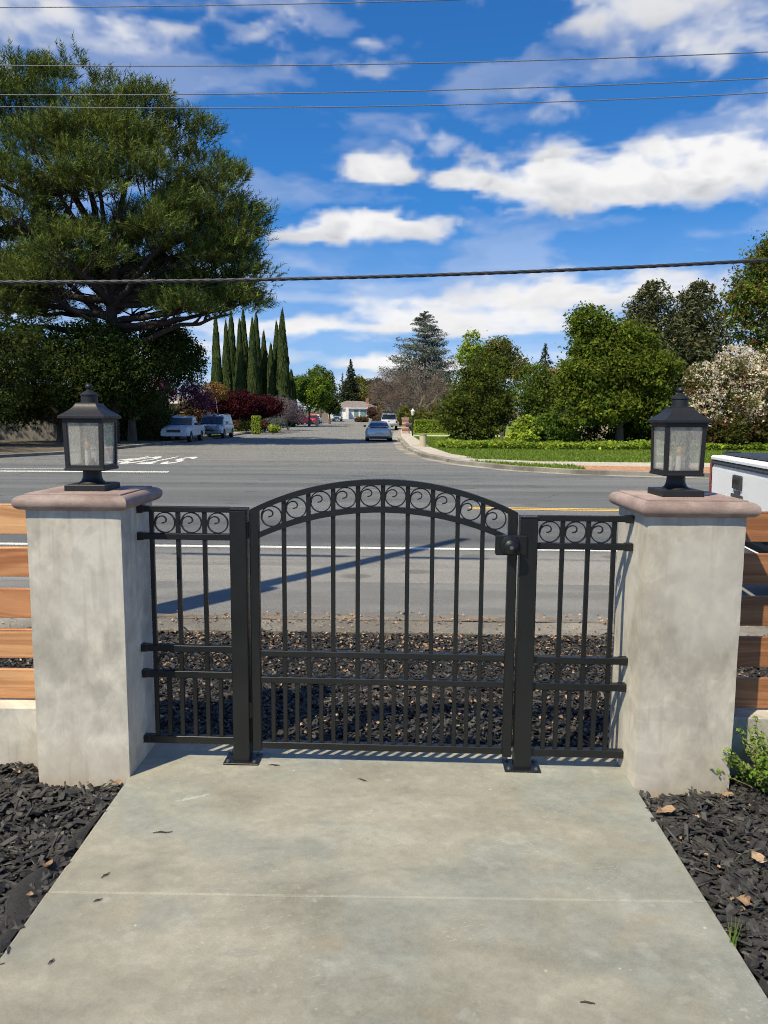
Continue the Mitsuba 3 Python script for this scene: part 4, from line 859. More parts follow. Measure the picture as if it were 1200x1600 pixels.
tree('round_tree', 'large round bright green tree on the right lawn', 'tree', (12.48, 41.0), [(12.23, 41.0, 4.09, 2.10, 1.89, 2.03), (10.43, 40.5, 3.72, 1.27, 1.15, 1.41), (13.92, 41.0, 3.94, 1.36, 1.22, 1.70), (11.00, 41.0, 5.40, 1.29, 1.16, 1.15), (12.99, 41.5, 5.79, 1.58, 1.42, 1.17), (11.35, 40.0, 2.24, 1.65, 1.49, 1.12), (9.87, 40.0, 2.06, 0.86, 0.77, 0.99), (14.18, 41.0, 2.10, 1.15, 1.04, 1.22), (10.79, 41.0, 6.55, 0.68, 0.61, 0.51)], .24,
     (3300, 17, .42), [(.13, .178, .026), (.165, .212, .030), (.10, .142, .023)], 102, leaf=.17, shell=.72, sub=(110, .85))
conifer('redwood', 'dark tall conifer behind the round tree, left one of the pair', 'tree', (21.70, 64.0), 12.6, 4.2, 103, [(.12, .13, .062), (.15, .15, .07), (.095, .105, .05)], 340, 85, .45, power=.42, z0=.05, group='dark conifers behind the round tree', thin=.16)
conifer('redwood', 'dark tall conifer behind the round tree, right one of the pair', 'tree', (26.20, 66.0), 12.9, 4.4, 104, [(.12, .13, .062), (.15, .15, .07), (.095, .105, .05)], 340, 85, .45, power=.42, z0=.05, group='dark conifers behind the round tree', thin=.16)
tree('tall_tree', 'tall olive green tree with reddish tips at the right edge', 'tree', (23.91, 47.0), [(22.73, 47.0, 9.76, 2.41, 2.17, 2.14), (21.41, 46.0, 8.13, 1.75, 1.58, 1.83), (24.14, 47.0, 11.24, 2.33, 2.10, 2.33), (23.17, 47.0, 11.60, 1.32, 1.19, 1.32), (25.17, 47.0, 7.55, 2.72, 2.45, 2.72), (22.09, 46.0, 6.30, 1.52, 1.37, 1.22)], .34, (2000, 15, .42), OLIVE + GREEN + [(.15, .10, .035)], 105, leaf=.18, sub=(170, .95))
t = bush('photinia_bush', 'large rounded bush covered in cream and pink blossom at the right', 'bush', (17.90, 39.0), [(17.60, 39.0, 3.38, 2.00, 1.80, 2.00), (16.12, 38.5, 3.03, 1.34, 1.20, 1.75), (19.21, 39.0, 3.23, 2.00, 1.80, 2.13), (17.47, 38.5, 1.78, 2.10, 1.89, 1.15), (20.57, 39.0, 2.13, 1.61, 1.45, 1.29), (15.72, 38.5, 1.77, 1.02, 0.92, 1.08), (16.74, 38.2, 1.09, 1.74, 1.56, 0.82), (19.27, 38.2, 1.11, 1.90, 1.71, 0.82)], (3000, 14, .32), [(.085, .095, .026), (.115, .125, .03), (.13, .08, .036)], 106, leaf=.13, sub=(130, .75))
Lp = [(17.60, 39.0, 3.38, 2.06, 1.86, 2.06), (16.12, 38.5, 3.03, 1.40, 1.26, 1.82), (19.21, 39.0, 3.23, 2.06, 1.86, 2.19), (17.45, 38.5, 2.10, 1.97, 1.78, 0.96), (20.57, 39.0, 2.13, 1.61, 1.45, 1.29), (15.78, 38.3, 2.09, 1.08, 0.97, 1.14)]
put_cards('blossom', crown(Lp, 3400, 11, .20, .09, [(.84, .75, .52), (.86, .80, .60), (.76, .58, .44)], 107, asp=.85, shell=.85, sub=(150, .7)), t)
for i, (px, D, rx) in enumerate(((905, 43, 34), (975, 43, 40), (1050, 42, 40))): pass
bush('shade_bush', 'low dark bush under the round tree', 'bush', (13.71, 42.5), [(10.70, 42.5, 1.11, 1.20, 1.08, 0.84), (12.63, 42.5, 1.23, 1.41, 1.27, 0.91), (14.39, 42.5, 1.25, 1.55, 1.39, 0.98), (16.14, 42.0, 1.26, 1.53, 1.38, 0.97), (18.40, 42.0, 1.18, 1.74, 1.56, 0.90), (21.18, 42.0, 1.20, 2.08, 1.88, 0.90)], (1900, 13, .35), DARK, 108, leaf=.14)


def ivy(xr, yr, n, seed, h=.22):
    r = np.random.default_rng(seed); x, y = r.uniform(*xr, n), r.uniform(*yr, n); hh = h * (.3 + 1.4 * meshkit.fbm(np.column_stack([x * .9, y * .9, 0 * x]), 3, seed))
    P = np.column_stack([x, y, gz(y) + .14 + hh * r.random(n) ** .5]); Nn = np.array([0, -.25, 1]) + unit(n, r) * .75; Nn /= np.linalg.norm(Nn, axis=1, keepdims=True)
    return leaf_cards(P, Nn, .13 * np.exp(r.normal(0, .2, n)), .85, np.clip(tint(n, FRESH + LIME[:2] + GREEN[:1], r, .25), 0, .9), r)


put_cards('ground_ivy', merge(ivy((3.0, 19.5), (36.8, 39.6), 13000, 110, .30), ivy((2.6, 5.0), (38.0, 40.5), 1600, 111, .25)), None); labels['ground_ivy'] = {'label': 'bright green ivy ground cover along the back of the right lawn', 'category': 'ground cover', 'kind': 'stuff'}
hedge('hedge', 'low clipped bright green hedge behind the lamp post', 2.75, 6.2, 70.0, 71.4, 1.16, FRESH + LIME[1:2], 5200, .14, 112, rnd=.04)
hedge('hedge', 'taller olive hedge behind the brick pillar and low hedge', 2.2, 6.8, 80.0, 82.0, 1.75, OLIVE, 4200, .2, 113, rnd=.12)
bush('hedge_bush', 'olive bush right of the white pickup', 'bush', (3.02, 76.0), [(1.97, 77.0, 1.87, 0.64, 0.57, 0.76), (2.76, 76.0, 1.74, 0.57, 0.51, 0.50)], (220, 12, .3), OLIVE, 114, leaf=.18)
for i, (px, D, h) in enumerate(((657, 84, 2.6), (676, 82, 2.9))):
    t = thing('yucca', ['spiky yucca below the leafless tree, left one', 'spiky yellowing yucca below the leafless tree, right one'][i], 'plant', 'yuccas behind the hedge'); r = np.random.default_rng(120 + i); x, y = (px - 600) * D / 1209, D; z = float(gz(y))
    put('stem', tube([(x, y, z), (x + .1, y, z + h * .7)], [.14, .11], 7), 'bark', t, smooth=True); m = 260; d = unit(m, r); d[:, 2] = d[:, 2] * .7 + .35
    C = np.array([x + .1, y, z + h * .72]) + d * .1 + r.normal(0, .22, (m, 3)) * [1, 1, 1.3]; s = np.cross(d, [0, 0, 1.0]); s /= np.linalg.norm(s, axis=1, keepdims=True)
    v, f = quads(C, d * r.uniform(.5, .95, (m, 1)), np.full(m, .045), s); put('leaves', mesh_of(v, f), 'leaves', t, color=np.repeat(np.clip(tint(m, OLIVE + [(.26, .18, .07), (.20, .17, .06)], r, .25), 0, 1), 3, 0))
# ---- far end of the street
conifer('far_conifer', 'tall dark conifer far down the street above the house', 'tree', (-9.43, 215.0), 15.5, 4.6, 131, [(.04, .055, .03), (.05, .065, .034)], 190, 60, .8, group='far conifers', z0=.1)
conifer('far_conifer', 'thin bare conifer far off, above the street tree', 'tree', (-15.07, 225.0), 12.5, 2.6, 132, [(.07, .085, .06), (.09, .10, .07)], 110, 26, .7, group='far conifers')
conifer('far_conifer', 'thin bare conifer far off, beside the tall dark one', 'tree', (-12.56, 230.0), 12.5, 2.2, 133, [(.06, .075, .05), (.05, .06, .04)], 100, 26, .7, group='far conifers')
for i, (lb, cols, lab) in enumerate([((-16.68, 200.0, 9.98, 3.64, 3.28, 4.30), GREEN, 'green tree far off behind the street trees'), ((-8.00, 235.0, 10.00, 4.67, 4.20, 3.50), OLIVE, 'olive tree far off behind the house, left of centre'), ((-2.10, 225.0, 8.94, 4.09, 3.68, 3.72), [(.12, .09, .06), (.09, .075, .05)], 'brownish tree far off behind the house at right'), ((-4.12, 215.0, 7.20, 3.20, 2.88, 2.85), OLIVE, 'greyish tree far off above the house roof')]):
    tree('far_tree', lab, 'tree', (lb[0], lb[1]), [lb], .3, (380, 12, 1.0), cols, 140 + i, group='far trees round the house', leaf=.55)
for i, (lb, cols, lab) in enumerate([((-2.37, 150.0, 2.44, 0.99, 0.89, 0.99), [(.10, .06, .045), (.13, .075, .05)], 'brown bush in front of the far house at right'), ((-0.13, 140.0, 2.98, 1.04, 0.94, 0.93), [(.22, .13, .05), (.18, .11, .05)], 'rusty orange bush behind the white pickup'), ((-4.77, 160.0, 1.04, 1.32, 1.19, 0.53), [(.12, .10, .04), (.16, .09, .05)], 'low brown bush at the foot of the far house'), ((-0.97, 130.0, 1.17, 0.86, 0.77, 0.54), [(.11, .09, .05), (.15, .11, .06)], 'low tan bush left of the white pickup')]):
    bush('far_bush', lab, 'bush', (lb[0], lb[1]), [lb], (200, 12, .5), cols, 150 + i, leaf=.3)
r = np.random.default_rng(160); LL = [(x + r.normal(0, 4), r.uniform(262, 300), 3 + r.uniform(1, 3.5), r.uniform(7, 11), 5, r.uniform(6, 9)) for x in np.arange(-190, 200, 10)]
put_cards('far_wood', crown(LL, 2700, 10, 1.6, .95, GREEN + OLIVE + DARK, 161), None); labels['far_wood'] = {'label': 'far off band of trees along the horizon', 'category': 'trees', 'kind': 'stuff'}


# ------------------------------------------------------------------ houses
def house(name, label, x0, x1, y0, y1, wall_h, ridge_h, windows, wall='house_white', hip=True):
    t = thing(name, label, 'house'); g = float(gz(y0)) ; o = .5
    put('wall', box(x0, x1, y0, y1, g - .5, g + wall_h), wall, t)
    ym = (y0 + y1) / 2; ins = (y1 - y0) * .45 if hip else 0
    roof = hull([(x, y, g + wall_h + dz) for x in (x0 - o, x1 + o) for y in (y0 - o, y1 + o) for dz in (.002, .16)] + [(x0 - o + ins, ym, g + ridge_h), (x1 + o - ins, ym, g + ridge_h)])
    rf = put('roof', roof, 'shingle', t); put('chimney', box(x1 - 3.2, x1 - 2.4, ym + .2, ym + 1, g + ridge_h - .8, g + ridge_h + .7), 'brick', rf)
    put('fascia', box(x0 - o - .02, x1 + o + .02, y0 - o - .03, y0 - o - .004, g + wall_h - .02, g + wall_h + .19), 'house_white', t)
    for a, b, z0, z1 in windows:
        w = put('window', box(a, b, y0 - .03, y0 + .05, g + z0, g + z1), 'window', t)
        put('frame', join(*[box(q - .05, q + .05, y0 - .07, y0 - .032, g + z0 - .05, g + z1 + .05) for q in np.linspace(a, b, max(2, int((b - a) / .9) + 1))], box(a, b, y0 - .066, y0 - .034, g + z1 - .04, g + z1 + .04), box(a, b, y0 - .066, y0 - .034, g + z0 - .04, g + z0 + .04)), 'house_white', w)
    return t


house('ranch_house', 'white single storey house with grey roof at the end of the street', -13.5, -1.5, 186, 196, 2.5, 4.4, [(-12.8, -10.2, .9, 2.0), (-7.4, -6.2, .4, 2.2), (-5.9, -4.4, .4, 2.2), (-4.1, -3.0, .4, 2.2)])
single('entry_step', box(-9.3, -8.6, 184.5, 185.9, 1.0, 3.7), 'house_white', 'white entry pier of the far house', 'pier')
house('garden_house', 'pale gabled house glimpsed between the trees on the right', 11.6, 15.6, 54, 63, 2.6, 4.6, [(13.4, 14.6, 1, 2)], wall='house_tan', hip=False)
house('shaded_house', 'house with a white eave hidden behind the dark trees on the left', -25.5, -17.2, 64, 72, 2.55, 4.2, [(-23, -21.4, 1, 2), (-19.6, -18.2, 1, 2)], wall='house_tan', hip=True)

# ------------------------------------------------------------------ vehicles
def arches(body, axles, r, hw):
    for y in axles:
        for s in (-1, 1):
            c = m3.Manifold.cylinder(.5, r, r, 24).rotate((0, 90, 0)).translate((s * hw - .25 , y, r * .86))
            body = body - c
    return body


def to_mani(m): return m3.Manifold(m3.Mesh(np.asarray(m.vertices, np.float32), np.asarray(m.faces, np.uint32)))


def loft(st):
    """st: list of (y, z_bottom, z_top, half width bottom, half width top, crown) lofted into one closed body"""
    V, F = [], []
    for y, zb, zt, wb, wt, cr in st:
        zm = zb + (zt - zb) * .45
        pts = [(-wb * .90, zb), (-wb, zb + .10 * (zt - zb)), (-max(wb, wt) * 1.0, zm), (-wt * .985, zt - .16 * (zt - zb)), (-wt * .88, zt - .02), (-wt * .5, zt + cr * .8), (0, zt + cr)]
        pts += [(-a, b) for a, b in pts[-2::-1]]; V += [(a, y, b) for a, b in pts]
    n = 13
    for i in range(len(st) - 1):
        for j in range(n): a, b = i * n + j, i * n + (j + 1) % n; F += [[a, b, b + n], [a, b + n, a + n]]
    for j in range(1, n - 1): F += [[0, j, j + 1]]; k = (len(st) - 1) * n; F += [[k, k + j + 1, k + j]]
    m = mesh_of(V, F); m.fix_normals(); return m


def wheel(t, at, x, y, r, w, s):
    a = at @ T().translate([x, y, r])
    k = put('wheel', move(lathe([(r * .60, -w / 2), (r * .94, -w / 2), (r, -w * .36), (r, w * .36), (r * .94, w / 2), (r * .60, w / 2), (r * .60, -w / 2)], 26), ry=90), 'tyre', t, a, smooth=35)
    sp_ = [move(box(-.035, .035, -.01, r * .58, -w * .10, w * .10), rz=q) for q in range(0, 360, 72)]
    put('rim', move(join(lathe([(0, -.03), (.07, -.03), (.07, .05), (0, .05)], 14), lathe([(r * .54, -w * .42), (r * .61, -w * .42), (r * .61, w * .46), (r * .57, w * .46), (r * .54, 0), (r * .54, -w * .42)], 26), lathe([(0, -.02), (r * .56, -.02), (r * .56, -.01), (0, -.01)], 20), *sp_), ry=90 * s, ), 'rim', k, a, smooth=30)


def vehicle(name, label, cat, at, paint, st, cabin, axles, wr, ww, glass, extras, group=None):
    """st: body stations; cabin: (base y0, y1, z, half w; roof y0, y1, z, half w); +y is the front"""
    t = thing(name, label, cat, group); hw_ = max(max(s[3], s[4]) for s in st)
    b = arches(to_mani(loft(st)), axles, wr * 1.12, hw_); q = b.to_mesh(); put('body', mesh_of(q.vert_properties[:, :3], q.tri_verts), paint, t, at, smooth=28)
    by0, by1, bz, bw, ry0, ry1, rz, rw = cabin
    cab = hull([(sx * bw, y, bz - .03) for sx in (-1, 1) for y in (by0, by1)] + [(sx * rw * k, y, rz - dz) for sx in (-1, 1) for y in (ry0, ry1) for k, dz in ((1, .05), (.86, 0))] + [(sx * rw * .8, (ry0 + ry1) / 2, rz + .025) for sx in (-1, 1)])
    put('cabin', cab, paint, t, at, smooth=25)
    side_pt = lambda sx, u, v: np.array([sx * (bw + (rw - bw) * v + .006), by0 + (by1 - by0) * u + ((ry0 + (ry1 - ry0) * u) - (by0 + (by1 - by0) * u)) * v, bz + (rz - .05 - bz) * v])
    for kind, *a in glass:
        if kind == 'front' or kind == 'rear':
            y_b, y_t, sg = (by1, ry1, 1) if kind == 'front' else (by0, ry0, -1)
            f = lambda u, v: (u * (bw * .93 + (rw * .93 - bw * .93) * v), y_b + (y_t - y_b) * v + sg * .008, bz + .02 + (rz - .05 - bz) * v + .008)
            lo, hi = a; p = [f(-1, lo), f(1, lo), f(1, hi), f(-1, hi)]
            m = hull([tuple(np.array(k)) for k in p] + [tuple(np.array(k) + [0, -sg * .03, -.02]) for k in p]); put('windshield' if kind == 'front' else 'rear_window', m, 'car_glass', t, at)
        else:
            u0, u1, lo, hi = a
            for sx in (-1, 1):
                p = [side_pt(sx, u0, lo), side_pt(sx, u1, lo), side_pt(sx, u1, hi), side_pt(sx, u0, hi)]; put('side_window', hull(p + [k - np.array([sx * .03, 0, 0]) for k in p]), 'car_glass', t, at)
    for y in axles:
        for s in (-1, 1): wheel(t, at, s * (hw_ - ww * .52), y, wr, ww, s)
    for nm, m, mt in extras: put(nm, m, mt, t, at, smooth=30)
    return t


def both(f): return [f(-1), f(1)]


pair = lambda nm, f, mt: [(nm, f(-1), mt), (nm, f(1), mt)]
# low rear-engined coupe seen from behind
st = [(-2.24, .36, .72, .72, .66, .01), (-2.18, .24, .86, .84, .76, .02), (-1.75, .20, .94, .90, .84, .03), (-1.2, .17, .96, .905, .84, .03), (-.3, .16, .88, .87, .80, .0), (.8, .16, .84, .86, .80, .0), (1.35, .17, .80, .86, .78, .0), (1.9, .20, .70, .82, .70, -.02), (2.2, .28, .56, .66, .55, -.02)]
vehicle('sports_coupe', 'silver low sports coupe driving away down the middle of the side street', 'car', place(-.42, 52.95, float(gz(52.9)), 1.5), 'paint_silver', st, (-1.75, 1.0, .90, .74, -.75, .05, 1.30, .56), (-1.2, 1.22), .335, .27,
        [('rear', .18, .86), ('front', .1, .9), ('side', .18, .50, .12, .84), ('side', .52, .86, .12, .84)],
        pair('tail_light', lambda s: hull([(s * x, y, z) for x, y in ((.42, -2.20), (.80, -2.02), (.84, -1.90)) for z in (.74, .82)]), 'lamp_red') + pair('mirror', lambda s: hull([(s * x, y, z) for x in (.86, 1.02) for y in (.42, .54) for z in (.92, 1.04)]), 'trim')
        + [('spoiler', box(-.60, .60, -2.08, -1.72, .955, .985, .01), 'paint_silver'), ('number_plate', box(-.26, .26, -2.262, -2.244, .47, .60), 'plate'), ('rear_bumper', hull([(x, y, z) for x, y in ((-.80, -2.10), (.80, -2.10), (.66, -2.275), (-.66, -2.275)) for z in (.36, .46)]), 'paint_silver'),
           ('diffuser', box(-.62, .62, -2.22, -2.0, .17, .29, .02), 'trim')])
# compact white pickup parked facing us
st = [(-2.45, .45, .98, .82, .80, 0), (-2.38, .38, 1.0, .85, .84, 0), (-.55, .34, 1.0, .86, .84, 0), (.70, .32, 1.0, .86, .84, 0), (.82, .32, 1.0, .86, .82, .02), (1.9, .34, .94, .86, .80, .03), (2.3, .36, .88, .83, .76, .02), (2.42, .40, .82, .78, .72, 0)]
pk = lambda nm, lab, at, paint: vehicle(nm, lab, 'pickup', at, paint, st, (-.62, .92, .98, .80, -.50, .22, 1.58, .66), (-1.45, 1.52), .34, .23,
        [('front', .08, .92), ('rear', .15, .85), ('side', .14, .88, .12, .86)],
        [('grille', box(-.42, .42, 2.36, 2.455, .60, .76, .01), 'trim'), ('front_bumper', hull([(x, y, z) for x, y in ((-.86, 2.1), (.86, 2.1), (.72, 2.56), (-.72, 2.56)) for z in (.38, .56)]), paint), ('number_plate', box(-.16, .16, 2.562, 2.574, .42, .54), 'plate'),
         ('bumper_slot', box(-.62, .62, 2.50, 2.568, .335, .375), 'trim'), ('tailgate_gap', box(-.74, .74, -2.3, -.75, 1.004, 1.012), 'trim')]
        + pair('headlight', lambda s: hull([(s * x, y, z) for x, y in ((.44, 2.44), (.76, 2.36), (.80, 2.20)) for z in (.61, .75)]), 'lamp_clear') + pair('mirror', lambda s: hull([(s * x, y, z) for x in (.88, 1.08) for y in (.70, .80) for z in (1.02, 1.18)]), 'trim'))
pk('compact_pickup', 'small pale blue white pickup parked facing us on the left', place(-12.75, 48.9, float(gz(48.9)) + .01, 181), 'paint_truck')
# minivan parked behind it
st = [(-2.35, .45, .98, .80, .80, 0), (-2.28, .34, 1.0, .90, .88, 0), (-.8, .30, 1.0, .94, .90, 0), (.9, .30, 1.0, .94, .90, 0), (1.45, .30, 1.0, .93, .86, .03), (2.0, .32, .92, .91, .78, .04), (2.3, .36, .80, .84, .70, .02), (2.4, .40, .70, .74, .6, 0)]
vehicle('minivan', 'grey green minivan parked behind the small pickup', 'minivan', place(-12.3, 56.3, float(gz(56)) + .01, 180.5), 'paint_van', st, (-2.2, 1.62, .98, .87, -2.0, .55, 1.70, .70), (-1.5, 1.52), .34, .23,
        [('front', .05, .93), ('rear', .2, .9), ('side', .06, .34, .12, .84), ('side', .37, .63, .12, .84), ('side', .66, .90, .12, .80)],
        [('grille', box(-.40, .40, 2.36, 2.43, .52, .62, .01), 'trim'), ('front_bumper', hull([(x, y, z) for x, y in ((-.92, 2.0), (.92, 2.0), (.66, 2.47), (-.66, 2.47)) for z in (.36, .50)]), 'paint_van'), ('roof_rail', box(-.66, -.62, -1.6, .2, 1.70, 1.75), 'trim'), ('roof_rail', box(.62, .66, -1.6, .2, 1.70, 1.75), 'trim')]
        + pair('headlight', lambda s: hull([(s * x, y, z) for x, y in ((.48, 2.38), (.78, 2.22), (.84, 1.95)) for z in (.64, .78)]), 'lamp_clear') + pair('mirror', lambda s: hull([(s * x, y, z) for x in (.92, 1.12) for y in (.95, 1.08) for z in (1.02, 1.2)]), 'paint_van'))
# tall white pickup parked at the right kerb, seen from behind
st = [(-2.75, .62, 1.12, .92, .92, 0), (-2.70, .55, 1.14, .96, .95, 0), (-.7, .50, 1.14, .97, .95, 0), (1.0, .48, 1.14, .97, .95, 0), (1.1, .48, 1.14, .97, .93, .03), (2.3, .50, 1.10, .96, .90, .03), (2.7, .52, 1.0, .92, .86, 0)]
vehicle('white_pickup', 'white full size pickup with dark rear window parked at the right kerb', 'pickup', place(.50, 88.6, float(gz(88)) , -1), 'paint_white', st, (-.75, 1.25, 1.10, .90, -.62, .55, 1.86, .76), (-1.7, 1.75), .38, .27,
        [('rear', .12, .9), ('front', .1, .9), ('side', .08, .48, .1, .85), ('side', .52, .92, .1, .85)],
        pair('tail_light', lambda s: box(min(s * .80, s * .96), max(s * .80, s * .96), -2.775, -2.70, .78, 1.08, .01), 'lamp_red') + [('rear_bumper', box(-.96, .96, -2.92, -2.74, .50, .70, .03), 'chrome'), ('number_plate', box(-.16, .16, -2.935, -2.922, .54, .66), 'plate'), ('tailgate_handle', box(-.12, .12, -2.775, -2.752, .98, 1.03), 'trim'), ('tailgate_seam', box(-.78, .78, -2.77, -2.755, .74, .76), 'trim')])
pk2 = vehicle('blue_pickup', 'grey blue pickup far down the street facing us', 'pickup', place(-10.1, 165.5, float(gz(165)), 180), 'paint_blue', st, (-.75, 1.25, 1.10, .90, -.62, .55, 1.88, .78), (-1.7, 1.75), .40, .29,
        [('front', .1, .9), ('side', .08, .48, .1, .85), ('side', .52, .92, .1, .85)], [('grille', box(-.5, .5, 2.66, 2.74, .62, .92, .01), 'trim'), ('front_bumper', box(-.94, .94, 2.6, 2.82, .46, .62, .03), 'chrome')] + pair('headlight', lambda s: box(min(s * .56, s * .9), max(s * .56, s * .9), 2.6, 2.73, .72, .92, .02), 'lamp_clear'))
st = [(-2.2, .40, .84, .76, .72, 0), (-2.1, .26, .92, .86, .80, 0), (-.8, .22, .94, .89, .84, 0), (.9, .22, .94, .89, .84, 0), (1.9, .26, .82, .85, .76, .02), (2.2, .34, .68, .72, .62, 0)]
car = lambda lab, at, paint: vehicle('parked_car', lab, 'car', at, paint, st, (-1.7, .95, .92, .82, -.9, .15, 1.42, .62), (-1.3, 1.35), .33, .22, [('rear', .1, .9), ('front', .1, .9), ('side', .2, .52, .12, .85), ('side', .55, .86, .12, .85)],
        pair('tail_light', lambda s: box(min(s * .5, s * .82), max(s * .5, s * .82), -2.16, -2.02, .66, .78, .01), 'lamp_red') + pair('headlight', lambda s: box(min(s * .45, s * .78), max(s * .45, s * .78), 1.98, 2.12, .58, .70, .01), 'lamp_clear'))
car('red car in a driveway on the left, partly behind the mauve bush', place(-12.67, 116.0, float(gz(116)) + .1, -35), 'paint_red'); car('red car parked under the bright green street tree', place(-11.30, 122.0, float(gz(122)) + .1, 178), 'paint_red'); car('white car parked behind the red one under the street tree', place(-11.61, 130.0, float(gz(130)) + .1, 178), 'paint_white')

# ---- the white pickup close by, beyond the right fence, its tailgate towards us
t = thing('near_pickup', 'white pickup tailgate with black bed cover beyond the right fence', 'pickup')
TA = place(3.19, 6.88, .01, -97.8)                                       # local +y runs forward along the truck, x across it
put('bed', join(box(-.985, -.90, .06, 2.3, .62, 1.225, .03), box(.90, .985, .06, 2.3, .62, 1.225, .03), box(-.9, .9, .06, 2.3, .62, .70)), 'paint_white', t, TA)
put('cab', hull([(s * w, y, z) for s in (-1, 1) for w, y, z in ((.98, 2.32, .5), (.98, 4.2, .5), (.97, 2.32, 1.22), (.97, 4.2, 1.22), (.78, 2.55, 1.93), (.78, 3.7, 1.93))]), 'paint_white', t, TA, smooth=25)
put('rear_window', hull([(s * w, y, z) for s in (-1, 1) for w, y, z in ((.80, 2.36, 1.28), (.68, 2.50, 1.80), (.80, 2.40, 1.27), (.68, 2.55, 1.79))]), 'car_glass', t, TA)
put('hood', hull([(s * w, y, z) for s in (-1, 1) for w, y, z in ((.98, 4.21, .5), (.94, 5.6, .5), (.95, 4.21, 1.20), (.88, 5.6, 1.08))]), 'paint_white', t, TA)
tg = put('tailgate', hull([(s * w, y, z) for s in (-1, 1) for w, y, z in ((.83, .055, .66), (.83, .0, .68), (.83, -.012, 1.10), (.825, .0, 1.15), (.82, .055, 1.15))]), 'paint_white', t, TA, smooth=20)
put('spoiler_strip', hull([(s * .83, y, z) for s in (-1, 1) for y, z in ((-.020, 1.152), (-.026, 1.168), (-.010, 1.198), (.055, 1.198), (.055, 1.152))]), 'trim', tg, TA)
put('top_edge', hull([(s * .835, y, z) for s in (-1, 1) for y, z in ((-.028, 1.2), (-.030, 1.222), (-.015, 1.238), (.09, 1.238), (.09, 1.2))]), 'paint_white', tg, TA, smooth=30)
hb = put('handle', box(-.125, .125, -.030, -.006, .965, 1.095, .012), 'trim', tg, TA)
put('handle_cup', box(-.09, .045, -.034, -.031, 1.02, 1.06, .001), 'black_matte', hb, TA); put('handle_lock', cyl((.055, -.036, 1.03), (.055, -.030, 1.03), .010), 'black_matte', hb, TA)
bow = Polygon([(-.155, -.028), (-.145, .030), (-.060, .030), (-.060, .062), (.060, .062), (.060, .030), (.145, .030), (.155, -.028), (.060, -.028), (.060, -.062), (-.060, -.062), (-.060, -.028)])
put('emblem', move(upright(bow, .014), y=-.018, z=.892), 'emblem', tg, TA)
put('bed_cover', join(box(-.93, .93, .10, 2.25, 1.238, 1.262, .008), box(-.90, .90, .62, .66, 1.262, 1.272), box(-.90, .90, 1.3, 1.34, 1.262, 1.272), box(-.93, -.80, .12, .24, 1.262, 1.274)), 'tonneau', t, TA)
for s in (-1, 1):
    put('tail_light', hull([(s * x, y, z) for x, y in ((.885, -.004), (.975, .004), (.99, .16), (.885, .05)) for z in (.70, 1.19)]), 'lamp_red', t, TA, smooth=25)
put('rear_bumper', hull([(s * x, y, z) for s in (-1, 1) for x, y, z in ((.98, .02, .34), (.98, -.12, .35), (.86, -.24, .36), (.86, -.24, .475), (.98, -.12, .485), (.98, .02, .485))]), 'paint_white', t, TA, smooth=30)
put('step_pad', join(box(-.80, -.30, -.205, -.02, .486, .494, .002), box(.30, .80, -.205, -.02, .486, .494, .002), box(-.28, .28, -.215, -.04, .47, .502, .004)), 'trim', t, TA)
put('number_plate', box(-.155, .155, -.252, -.241, .355, .465), 'plate', t, TA)
put('underbody', box(-.80, .80, .12, 5.0, .34, .52, .03), 'trim', t, TA)
for y in (1.15, 4.75):
    for s in (-1, 1): wheel(t, TA @ T().translate([0, 0, -.08]), s * .83, y, .43, .27, s)

# ------------------------------------------------------------------ street furniture on the far corner
t = thing('lamp_post', 'slim black garden lamp post with white lantern head by the driveway', 'lamp post'); x, y = 2.18, 60.0; z = float(gz(y)) + .12
put('post', tube([(x, y, z), (x, y, z + 1.62)], [.045, .04], 8), 'black_matte', t, smooth=True); put('lantern', move(lathe([(0, 0), (.08, 0), (.10, .05), (.16, .30), (.17, .33), (.05, .46), (.02, .52), (0, .56)], 12), x, y, z + 1.60), 'house_white', t, smooth=30)
t = thing('brick_pillar', 'pink brick mailbox pillar beside the right footpath', 'pillar'); x, y = 1.83, 68.5; z = float(gz(y)) + .1
for j in range(17):
    put('brick', mikit.ply(box(-.30 + (.0 if j % 2 else .02), .30 - (.02 if j % 2 else 0), -.30, .30, 0, .068, .008), 'm_brick_pale' if j % 5 in (1, 2) else 'm_brick'), '', t, place(x, y, z + .078 * j, 0))
put('core', box(x - .275, x + .275, y - .275, y + .275, z - .1, z + 1.32), 'kerb', t); put('coping', box(x - .34, x + .34, y - .34, y + .34, z + 1.325, z + 1.40, .01), 'brick_pale', t)
t = thing('mailbox', 'dark mailbox on a short post beside the brick pillar', 'mailbox'); x, y = 2.12, 66.5
put('box', upright(Polygon([(-.16, 0), (.16, 0), (.16, .2)] + [(.16 * math.cos(a), .2 + .16 * math.sin(a)) for a in np.linspace(.2, 3.0, 9)] + [(-.16, .2)]), .55), 'trim', t, place(x, y, float(gz(y)) + .72, 70)); put('post', box(x - .05, x + .05, y - .05, y + .05, float(gz(y)), float(gz(y)) + .73), 'bark', t)
t = thing('bollard', 'short round tan concrete post on the corner lawn', 'bollard'); x, y = 1.98, 39.6; z = float(gz(y)) + .08
put('post', move(lathe([(0, 0), (.185, 0), (.185, .60), (.17, .64), (0, .64)], 24), x, y, z), 'post_tan', t, smooth=35); put('cap', move(lathe([(0, .64), (.19, .64), (.19, .68), (.15, .70), (0, .70)], 24), x, y, z), 'kerb', t, smooth=35)
single('path_stone', box(1.5, 2.1, 41.3, 41.7, float(gz(41)) + .1, float(gz(41)) + .17, .02), 'sidewalk', 'pale flat stone in the lawn left of the bollard', 'stone')
